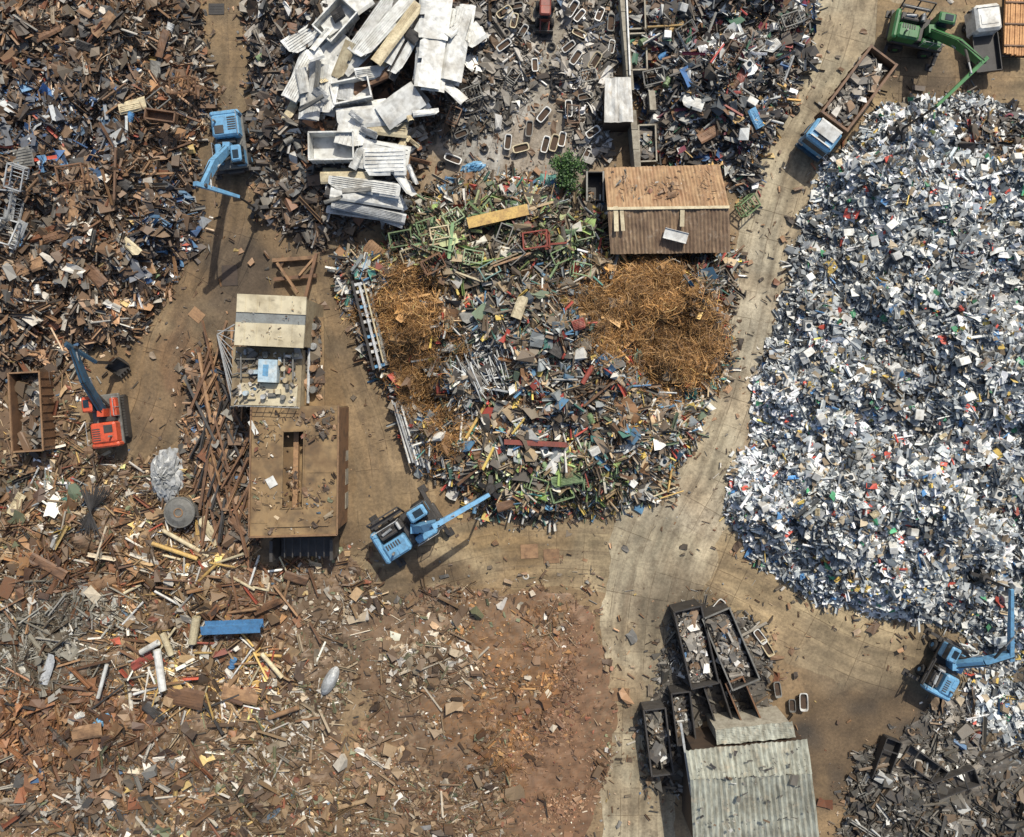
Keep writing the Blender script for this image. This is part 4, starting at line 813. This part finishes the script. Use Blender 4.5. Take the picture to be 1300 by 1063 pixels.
pstack(488,205,58,38,-5,3.8,5,('white','rustl','grey')); pstack(462,236,88,22,-10,3.4,5,('white','dark','white')); pstack(466,252,90,15,-10,3.1,3,('white','dark')); pstack(468,268,96,13,-14,2.8,4,('silver','dark')); pstack(440,225,60,14,4,3.2,3,('cream','dark'))
skip('white open topped box on the stacked panels',430,198,54,34,1,pwhite,None,1.2,name='open_box',cat='box',z0=2.6)
skip('pale grey open box among the white panels above the white open box',455,132,46,26,12,white,None,1.0,name='open_box',cat='box',z0=2.9)
skip('white open box wedged under the fan of long panels',436,46,48,30,48,pwhite,None,1.1,name='open_box',cat='box',z0=2.9)
pstack(480,95,60,16,25,3.4,2,('rust','dark')); pstack(600,45,30,22,40,1.5,1,('white',)); pstack(390,45,66,22,35,2.8,2,('white','white')); pstack(374,130,50,12,60,2.4,1,('cream',)); pstack(440,16,66,24,38,3.4,2,('white','grey')); pstack(412,10,60,26,20,3.0,2,('white','white'))
for k in range(58):
    a=random.uniform(368,598); b=random.uniform(0,284)
    if sdist([(372,0),(602,0),(598,110),(538,150),(528,272),(412,288),(398,170),(362,120)],np.array([a]),np.array([b]))[0]<4: continue
    panel(a,b,random.uniform(16,50),random.uniform(5,16),random.uniform(0,180),random.choice(['white','white','silver','grey','cream','rust','dark']),z=random.uniform(2.6,4.5),rt=.4,group='stacked sheet panels')
for a in [(100,233,34,20,15,'rustl'),(168,134,36,16,12,'cream'),(196,90,24,14,80,'grey'),(70,300,30,12,20,'rust'),(165,312,34,12,-40,'cream'),(185,330,40,14,-70,'rustl'),(28,200,30,26,10,'grey'),(60,40,34,16,30,'rust'),(20,300,44,14,60,'silver'),(12,260,60,14,78,'silver'),
 (130,30,36,14,50,'rustl'),(205,55,36,10,75,'rust'),(244,118,22,18,0,'rust'),(150,230,26,14,-30,'dark'),(90,270,34,16,70,'rustl'),(40,340,40,16,20,'rustl'),(120,350,30,16,-50,'rust'),(60,400,36,14,40,'rust'),(110,60,30,12,-20,'dark'),
 (305,882,46,20,-12,'rustl'),(235,886,50,24,-8,'rust'),(265,675,40,12,-60,'cream'),(300,668,30,10,-50,'rust'),(130,740,36,14,20,'rustl'),(340,770,40,10,25,'rust'),(60,850,40,12,70,'silver'),(375,735,30,12,-20,'rust'),(60,720,50,14,-30,'rust'),(110,930,40,18,10,'rustl'),(180,840,30,12,30,'red'),(20,640,30,12,60,'cream'),(50,930,36,16,100,'rust'),(195,905,30,14,-40,'dark'),
 (770,356,26,22,40,'cream'),(600,400,30,16,20,'grey'),(700,470,24,16,-30,'cream'),(720,610,40,14,10,'green'),(650,640,40,12,15,'rust'),(710,440,26,18,60,'dark'),(565,385,26,18,10,'white'),(470,322,30,24,50,'rustl'),(660,390,30,14,70,'cream'),(735,412,16,14,20,'red'),(640,520,26,16,-20,'grey'),(800,565,26,14,30,'white'),(745,570,22,18,10,'green'),
 (900,60,26,14,20,'silver'),(940,100,24,12,60,'red'),(880,130,28,16,-20,'white'),(980,60,24,12,40,'white'),(850,50,26,14,-40,'grey'),(830,130,26,20,10,'dark'),(900,170,30,14,30,'rust'),(960,150,26,12,-60,'blue')]:
    panel(*a,dz=.25)
k=0
while k<30:
    a=random.uniform(950,1290); b=random.uniform(150,790)
    if sdist(piles[5][1],np.array([a]),np.array([b]))[0]>15: k+=1; panel(a,b,random.uniform(9,15),random.uniform(5,9),random.uniform(0,180),random.choice(['white','white','silver','grey','cream','silver']),dz=.15,rt=.3)
BC={};MT=dict(rust=rust,rusty=rust,light_rusty=rustl,dark=dark,blue=blueg,white=white,cream=cream,yellow=yellow,green=green,red=red,silver=silver,grey=greym,teal=purple)
def beam(px,py,Lp,ang,mn='rust',dz=0.,wk=1.):
    if mn not in BC: BC[mn]=beam_mesh(MT[mn])
    x,y,z=place(px,py,.28+dz); k=(H-z)/H/S
    o=obj('steel_beam',BC[mn],(x,y,z),(random.uniform(-.3,.3),random.uniform(-.05,.05),math.radians(ang)),(Lp*k,wk,wk)); auto(o,{'rust':'rusty','light_rusty':'light rusty'}.get(mn,mn)+' steel beam','beam','steel beams lying on the scrap',px,py)
QC={}
def pipe(px,py,Lp,ang,mn='silver',d=.22,dz=0.,z=None):
    if mn not in QC: QC[mn]=pipe_mesh(MT[mn])
    if z is None: x,y,z=place(px,py,d/2+.12+dz)
    else: x,y=P(px,py,z)
    k=(H-z)/H/S
    o=obj('steel_pipe',QC[mn],(x,y,z),(0,random.uniform(-.06,.06),math.radians(ang)),(Lp*k,d,d)); auto(o,mn.replace('_',' ')+' pipe','pipe','pipes lying on the scrap',px,py)
for k in range(60):
    a=random.uniform(250,312); b=random.uniform(455,670); beam(a+(b-560)*.03,b,random.uniform(45,115),random.choice([78,82,70,64,98,104,112])+random.uniform(-5,5),random.choice(['rust','light_rusty','rust','dark']),dz=random.uniform(0,.5),wk=random.uniform(.5,1.))
for k in range(34): beam(random.uniform(10,430),random.uniform(700,960),random.uniform(24,60),random.uniform(0,180),random.choice(['rust','light_rusty','rust','dark']),dz=.1,wk=.6)
for k in range(22): beam(random.uniform(5,230),random.uniform(10,370),random.uniform(30,70),random.uniform(0,180),random.choice(['rust','light_rusty','dark']),dz=.1,wk=.7)
beam(295,796,74,2,'blue',dz=.7,wk=3.2); beam(680,563,80,-3,'red',dz=.4,wk=1.8); beam(632,276,78,13,'yellow',dz=.9,wk=4)
for a in [(700,350,40,60,'green'),(650,330,50,20,'light_rusty'),(590,350,50,-20,'cream'),(760,500,50,40,'rust'),(830,560,30,70,'yellow'),(780,600,50,-20,'rust'),(600,600,50,40,'rust'),(600,530,50,50,'light_rusty'),(850,610,30,80,'yellow'),(660,500,70,-10,'silver'),(700,310,40,5,'red'),(620,255,40,50,'green'),(900,40,50,70,'grey'),(870,90,44,20,'dark'),(970,30,50,60,'rust'),(930,140,30,-30,'red'),(1000,90,40,70,'silver')]: beam(*a,dz=.3,wk=.7)
for k in range(8): pipe(509+k*3.6,548+k*1.5,random.uniform(78,92),-74+random.uniform(-2,2),random.choice(['silver','white','silver']),.2,z=.25+.25*(k%2)+.8)
for k in range(34): pipe(random.uniform(594,640),random.uniform(430,496),random.uniform(24,52),-64+random.uniform(-12,12),random.choice(['silver','silver','grey','white']),random.uniform(.07,.12),dz=.3)
for k in range(30): pipe(random.uniform(160,370),random.uniform(690,900),random.uniform(20,52),random.uniform(0,180),random.choice(['yellow','white','cream','light_rusty','cream']),random.uniform(.12,.26),dz=.2)
for k in range(16): pipe(random.uniform(600,880),random.uniform(480,640),random.uniform(20,50),random.uniform(0,180),random.choice(['white','cream','blue','red','yellow','silver']),random.uniform(.1,.18),dz=.3)
for a in [(203,851,52,-82,'white',.6),(190,822,26,30,'white',.5),(212,818,30,-70,'cream',.5),(247,800,34,80,'cream',.7),(222,700,60,-20,'yellow',.35),(236,690,66,-30,'cream',.35),(130,865,44,75,'white',.3),(345,845,40,-50,'cream',.35),(360,905,40,20,'light_rusty',.4),(604,535,50,60,'yellow',.25),(746,476,26,60,'red',.4),(690,575,60,-5,'white',.25)]: pipe(*a,dz=.5)
def cage_mesh(m):
    b=MB(); L,W,h=1.5,1.0,.75
    for z in(.05,h):
        for s in(-1,1): b.bar((-L/2,s*W/2,z),(L/2,s*W/2,z),.08,.08); b.bar((s*L/2,-W/2,z),(s*L/2,W/2,z),.08,.08)
    for x in(-L/2,L/2):
        for y in(-W/2,W/2): b.bar((x,y,0),(x,y,h),.09,.09)
    for k in range(1,6): b.bar((-L/2+k*.25,-W/2,.06),(-L/2+k*.25,W/2,.06),.05,.04)
    for k in range(1,5):
        for s in(-1,1): b.bar((-L/2+k*.3,s*W/2,.05),(-L/2+k*.3,s*W/2,h),.04,.04)
    return b.mesh('steel_cage',m)
CC_={}
def cage(px,py,ang,mn,s=1.,dz=.3):
    if mn not in CC_: CC_[mn]=cage_mesh(MT[mn])
    x,y,z=place(px,py,dz); o=obj('steel_cage',CC_[mn],(x,y,z),(random.uniform(-.3,.3),random.uniform(-.3,.3),math.radians(ang)),(s,s,s)); auto(o,{'rust':'rusty'}.get(mn,mn)+' open steel cage','cage','open steel cages on the heaps',px,py)
for a in [(511,305,10,'green',1.2),(542,288,20,'green',1.1),(562,312,-15,'green',1.1),(575,280,35,'green',1),(524,322,15,'cream',1),(683,308,5,'red',1.3),(710,325,25,'green',1),(735,345,-10,'green',1),(655,325,40,'grey',1),(790,322,60,'green',1),(770,312,20,'yellow',1),(600,270,-40,'green',1),(640,300,70,'grey',1),(600,330,-10,'green',1),
 (548,335,30,'rust',1.1),(740,300,15,'green',1),(830,100,10,'grey',1.1),(870,40,30,'grey',1),(930,70,60,'rust',1),(1000,30,20,'grey',1),(945,262,40,'green',1.1),(725,150,90,'rust',1),(235,110,0,'rust',1.2),(205,130,40,'grey',1.1),(100,225,10,'rust',1.3),(20,265,80,'silver',1.5),(25,225,70,'silver',1.2),(15,300,75,'silver',1.3),(560,300,10,'cream',1),(620,345,30,'teal',1),(710,625,15,'green',1.2),(680,615,-20,'green',1),
 (600,120,20,'grey',1),(575,150,70,'rust',.9),(745,100,15,'grey',.9),(650,100,60,'grey',.8)]: cage(*a)
def drum(m):
    b=MB().tube((0,0,0),(0,0,.88),.29,16)
    for z in(.02,.3,.58,.87): b.torus((0,0,z),.29,.02,'Z',16,4)
    b.tube((.12,.1,.88),(.12,.1,.91),.04,6); return b.mesh('oil_drum',m)
DM={k:drum(MT[k]) for k in('blue','rust','red','green','white','grey')}
WM=MB().box(0,0,.42,.6,.6,.84,.03).mesh('casing',white); WD=MB().torus((0,-.31,.42),.18,.03,'Y',16,6).tube((0,-.3,.42),(0,-.33,.42),.15,14).mesh('door',glass); WP=MB().box(0,-.305,.76,.56,.02,.1).mesh('control_panel',greym)
TY=MB().torus((0,0,.12),.26,.1,'Z',20,8,.9).mesh('tyre',black)
for k in range(30):
    reg=random.choice([(820,1010,10,180),(820,1010,10,180),(620,860,480,620),(20,230,30,380),(330,400,30,250),(40,400,720,950)]); a=random.uniform(*reg[:2]);b=random.uniform(*reg[2:]); c=random.choice(['rust','rust','grey','white','blue','red','green']); x,y,z=place(a,b,.2)
    o=obj('oil_drum',DM[c],(x,y,z),(random.choice([1.3,1.5,1.4]),random.uniform(-.3,.3),random.uniform(0,6)),(.9,.9,.9)); auto(o,{'rust':'rusty'}.get(c,c)+' oil drum','drum','oil drums on the heaps',a,b)
for a,b in [(703,108),(704,116),(702,124),(697,100),(815,212),(690,44),(600,98),(580,120),(610,110),(640,150),(1010,140),(345,160),(350,200),(340,230),(700,60),(835,185),(745,162),(728,100),(615,190),(560,210),(250,205),(160,465),(870,770),(720,200),(742,215)]:
    x,y,z=place(a,b,.05); o=obj('tyre',TY,(x,y,z),(random.uniform(-.15,.15),random.uniform(-.15,.15),0),(1,1,1)); auto(o,'black tyre','tyre','loose tyres in the yard',a,b)
cnt=0
while cnt<40:
    reg=random.choice([(960,1290,170,780)]*4+[(620,880,500,620),(800,1000,10,180)]); a=random.uniform(*reg[:2]);b=random.uniform(*reg[2:])
    if max(sdist(piles[i][1],np.array([a]),np.array([b]))[0] for i in(3,4,5))<12: continue
    cnt+=1; x,y,z=place(a,b,.1)
    t=bpy.data.objects.new('washing_machine',None); C.objects.link(t); t.location=(x,y,z); t.rotation_euler=(random.choice([0,1.5,-1.5,.4]),random.uniform(-.4,.4),random.uniform(0,6.28))
    if abs(t.rotation_euler[0])>1: t.location.z+=.35
    for n_,m_ in(('casing',WM),('door',WD),('control_panel',WP)): o=obj(n_,m_,(0,0,0),(0,0,0),(1,1,1)); o.parent=t
    auto(t,'white washing machine','washing machine','washing machines dumped on the heaps',a,b)
# ---------------------------------------------------------------- one-off things
X,Y=P(375,345); t=thing('steel_trestle','rusty triangular steel trestle on the dark ground above the cream hall','trestle',(X,Y,0))
def WB(*pts,w=.3,h=.3,z=.4):
    b=MB(Matrix.Translation((-X,-Y,0)))
    for (a,c),(d,e) in zip(pts,pts[1:]): b.bar((*P(a,c,z),z),(*P(d,e,z),z),w,h)
    return b
WB((346,331),(400,327)).build('beam',rustl,t); WB((348,355),(402,350),z=.5).build('beam',rust,t); WB((352,334),(378,372),z=.8,w=.2).build('brace',rustl,t); WB((402,322),(388,378),z=.85,w=.25).build('brace',rust,t); WB((400,327),(380,350),z=.75,w=.18).build('brace',rustl,t)
X,Y=P(466,420); t=thing('steel_rack','long dark steel rack with pale slats beside the left rust wire','rack',(X,Y,0))
WB((449,358),(476,470),w=.2,h=1.2,z=.9).build('side_rail',dark,t); WB((468,352),(492,464),w=.2,h=1.2,z=.9).build('side_rail',greym,t)
for k in range(12):
    a=k/11; WB((450+26*a,362+104*a),(469+22*a,358+104*a),w=.25,h=.1,z=1.4).build('slat',(silver,white,dark,blue)[k%4],t)
WB((456,360),(483,468),w=.2,h=.15,z=1.6).build('long_bar',silver,t); WB((462,360),(487,460),w=.12,h=.15,z=1.7).build('long_bar',cream,t)
def lump(name,label,cat,px,py,rx,ry,rzh,m,rough=.25,ang=0,seg=18,rn=9,dz=-.1,seed=1,ex=1.):
    rg=random.Random(seed); x,y,z=place(px,py,0); V=[];F=[]
    for j in range(rn+1):
        ph=PI/2*j/rn
        for i in range(seg):
            a=2*PI*i/seg; k=1+rg.uniform(-rough,rough)*(j<rn); V.append((rx*math.cos(a)*math.cos(ph)**ex*k,ry*math.sin(a)*math.cos(ph)**ex*k,rzh*math.sin(ph)*(1+rg.uniform(-rough,rough)*.6)))
    for j in range(rn):
        for i in range(seg): F.append((j*seg+i,j*seg+(i+1)%seg,(j+1)*seg+(i+1)%seg,(j+1)*seg+i))
    o=MB().add(V,F).build(name,m); o.location=(x,y,z+dz); o.rotation_euler=(0,0,math.radians(ang)); return tag(o,label,cat)
lump('crumpled_foil','crumpled silver foil pile left of the rusty beams','foil',214,604,1.25,2.1,1.3,silver,.25,seg=30,rn=14,seed=3)
X,Y=P(227,651,1.2); z=hz(X,Y); t=thing('round_tank','round grey tank lid on the scrap below the silver foil','tank',(X,Y,z))
MB().tube((0,0,0),(0,0,.8),1.22,24).build('tank_shell',greym,t); MB().tube((0,0,.8),(0,0,1.0),1.25,24,.7).build('lid',greym,t); MB().torus((0,0,1.0),.35,.06,'Z',16,6).build('hatch_ring',rustl,t); MB().torus((0,0,.8),1.25,.06,'Z',24,6).build('rim',greym,t)
lump('silver_pod','silver pear shaped pod lying on the bottom left scrap','pod',420,863,1.3,.55,.8,silver,.04,62,dz=.1)
lump('blue_sheet_pile','crumpled pale blue sheet on the bathtub yard','sheet',600,213,1.0,.45,.5,blue,.3,15,seed=9)
lump('blue_tarp','crumpled dull blue tarp below the grey wire','tarp',130,915,.9,.5,.5,blue,.3,30,seed=5)
X,Y,z=place(122,645); t=thing('rod_bundle','fan of long dark steel rods on the left ground','rods',(X,Y,z))
for k in range(34):
    a=math.radians(40+k*2.2+random.uniform(-3,3)); L=random.uniform(2.4,4.6); MB().tube((-math.cos(a)*L*.5,-math.sin(a)*L*.5,.3+.02*k),(math.cos(a)*L*.5,math.sin(a)*L*.5,.4+.02*k),.045,5).build('rod',dark,t)
for i,(a,b,w,h,g,lb) in enumerate([(292,350,20,26,2,'dark steel plate set in the left road'),(250,400,18,14,-40,'rusty steel plate where the left road bends'),(788,882,22,16,0,'orange brown steel plate on the road at the bottom'),(672,700,22,18,3,'rusty steel plate in the middle of the yard road'),(700,706,20,18,2,'ochre steel plate right of the middle of the yard road'),(275,12,20,14,0,'dark steel plate at the top of the left road')]):
    x,y=P(a,b); o=MB().box(0,0,.045,w/S,h/S,.03).box(0,0,.062,w/S*.8,.05,.02).box(0,h/S*.25,.062,w/S*.8,.05,.02).box(0,-h/S*.25,.062,w/S*.8,.05,.02).build('steel_plate',(rustd,rustl,rustl,rustl,rustl,dark)[i]); o.location=(x,y,0); o.rotation_euler=(0,0,math.radians(g)); tag(o,lb,'plate')
# ---------------------------------------------------------------- automatic labels
LM=[((291,180),'the left road crane'),((135,530),'the orange excavator'),((33,523),'the open rusty container'),((342,445),'the cream roofed hall'),((373,600),'the brown roofed hall'),((515,680),'the central blue crane'),((846,265),'the rusty shed'),((786,125),'the white roofed cabin'),((718,220),'the bushy tree'),((692,15),'the red loader'),
((555,50),'the tall white panels'),((440,150),'the white open box'),((1075,130),'the tipper truck'),((1165,40),'the green crane'),((1200,845),'the corner blue crane'),((945,945),'the grey warehouse'),((915,815),'the gravel skips'),((295,795),'the blue girder'),((227,652),'the round tank'),((530,440),'the left wire heap'),((830,410),'the right wire heap'),((630,275),'the yellow girder'),((420,863),'the silver pod'),((616,460),'the silver pipes'),
((100,60),'the top left corner heap'),((60,250),'the left edge heap'),((120,380),'the lower left road bend'),((80,805),'the grey wire tangle'),((900,100),'the dark top heap'),((1150,300),'the upper white heap'),((1150,450),'the middle white heap'),((1100,650),'the lower white heap'),((1240,600),'the right white heap'),((720,570),'the central heap foot')]
ORD=['first','second','third','fourth','fifth','sixth','seventh','eighth','ninth','tenth','eleventh','twelfth','thirteenth','fourteenth','fifteenth','sixteenth','seventeenth','eighteenth','nineteenth','twentieth','twenty-first','twenty-second','twenty-third','twenty-fourth','twenty-fifth','twenty-sixth','twenty-seventh','twenty-eighth','twenty-ninth','thirtieth']
from collections import defaultdict
gr=defaultdict(list)
for o,d,a,b in AUTO:
    (lx,ly),nm=min(LM,key=lambda q:(q[0][0]-a)**2+(q[0][1]-b)**2)
    dx,dy=a-lx,b-ly
    w='left of' if dx<0 and abs(dx)>abs(dy) else 'right of' if abs(dx)>abs(dy) else 'above' if dy<0 else 'below'
    gr[f'{d} {w} {nm}'].append((a,b,o))
for k,L in gr.items():
    L.sort(key=lambda q:q[0])
    for i,(a,b,o) in enumerate(L): o['label']=k if len(L)==1 else f'{k}, {ORD[min(i,29)]} from left there'
# ---------------------------------------------------------------- light & camera
EL,AZ=math.radians(48),math.radians(22)
w=bpy.data.worlds.new('World'); bpy.context.scene.world=w; w.use_nodes=True; nt=w.node_tree
sk=nt.nodes.new('ShaderNodeTexSky'); sk.sky_type='NISHITA'; sk.sun_disc=False; sk.sun_elevation=EL; sk.sun_rotation=AZ; sk.dust_density=2.5; nt.links.new(sk.outputs[0],nt.nodes['Background'].inputs[0]); nt.nodes['Background'].inputs[1].default_value=.13
sd=bpy.data.lights.new('sun','SUN'); sd.energy=4.7; sd.angle=math.radians(.6); sd.color=(1,.94,.83)
so=bpy.data.objects.new('sun',sd); C.objects.link(so); v=Vector((math.sin(AZ)*math.cos(EL),math.cos(AZ)*math.cos(EL),math.sin(EL))); so.rotation_euler=v.to_track_quat('Z','Y').to_euler(); so.location=v*80
cd=bpy.data.cameras.new('camera'); cd.sensor_width=36; cd.lens=18*H/(650/S); cd.shift_y=-45.5/1300; cd.clip_end=6000
co=bpy.data.objects.new('camera',cd); C.objects.link(co); co.location=(0,0,H); bpy.context.scene.camera=co
sc=bpy.context.scene; sc.view_settings.view_transform='Standard'; sc.view_settings.look='None'; sc.view_settings.exposure=0
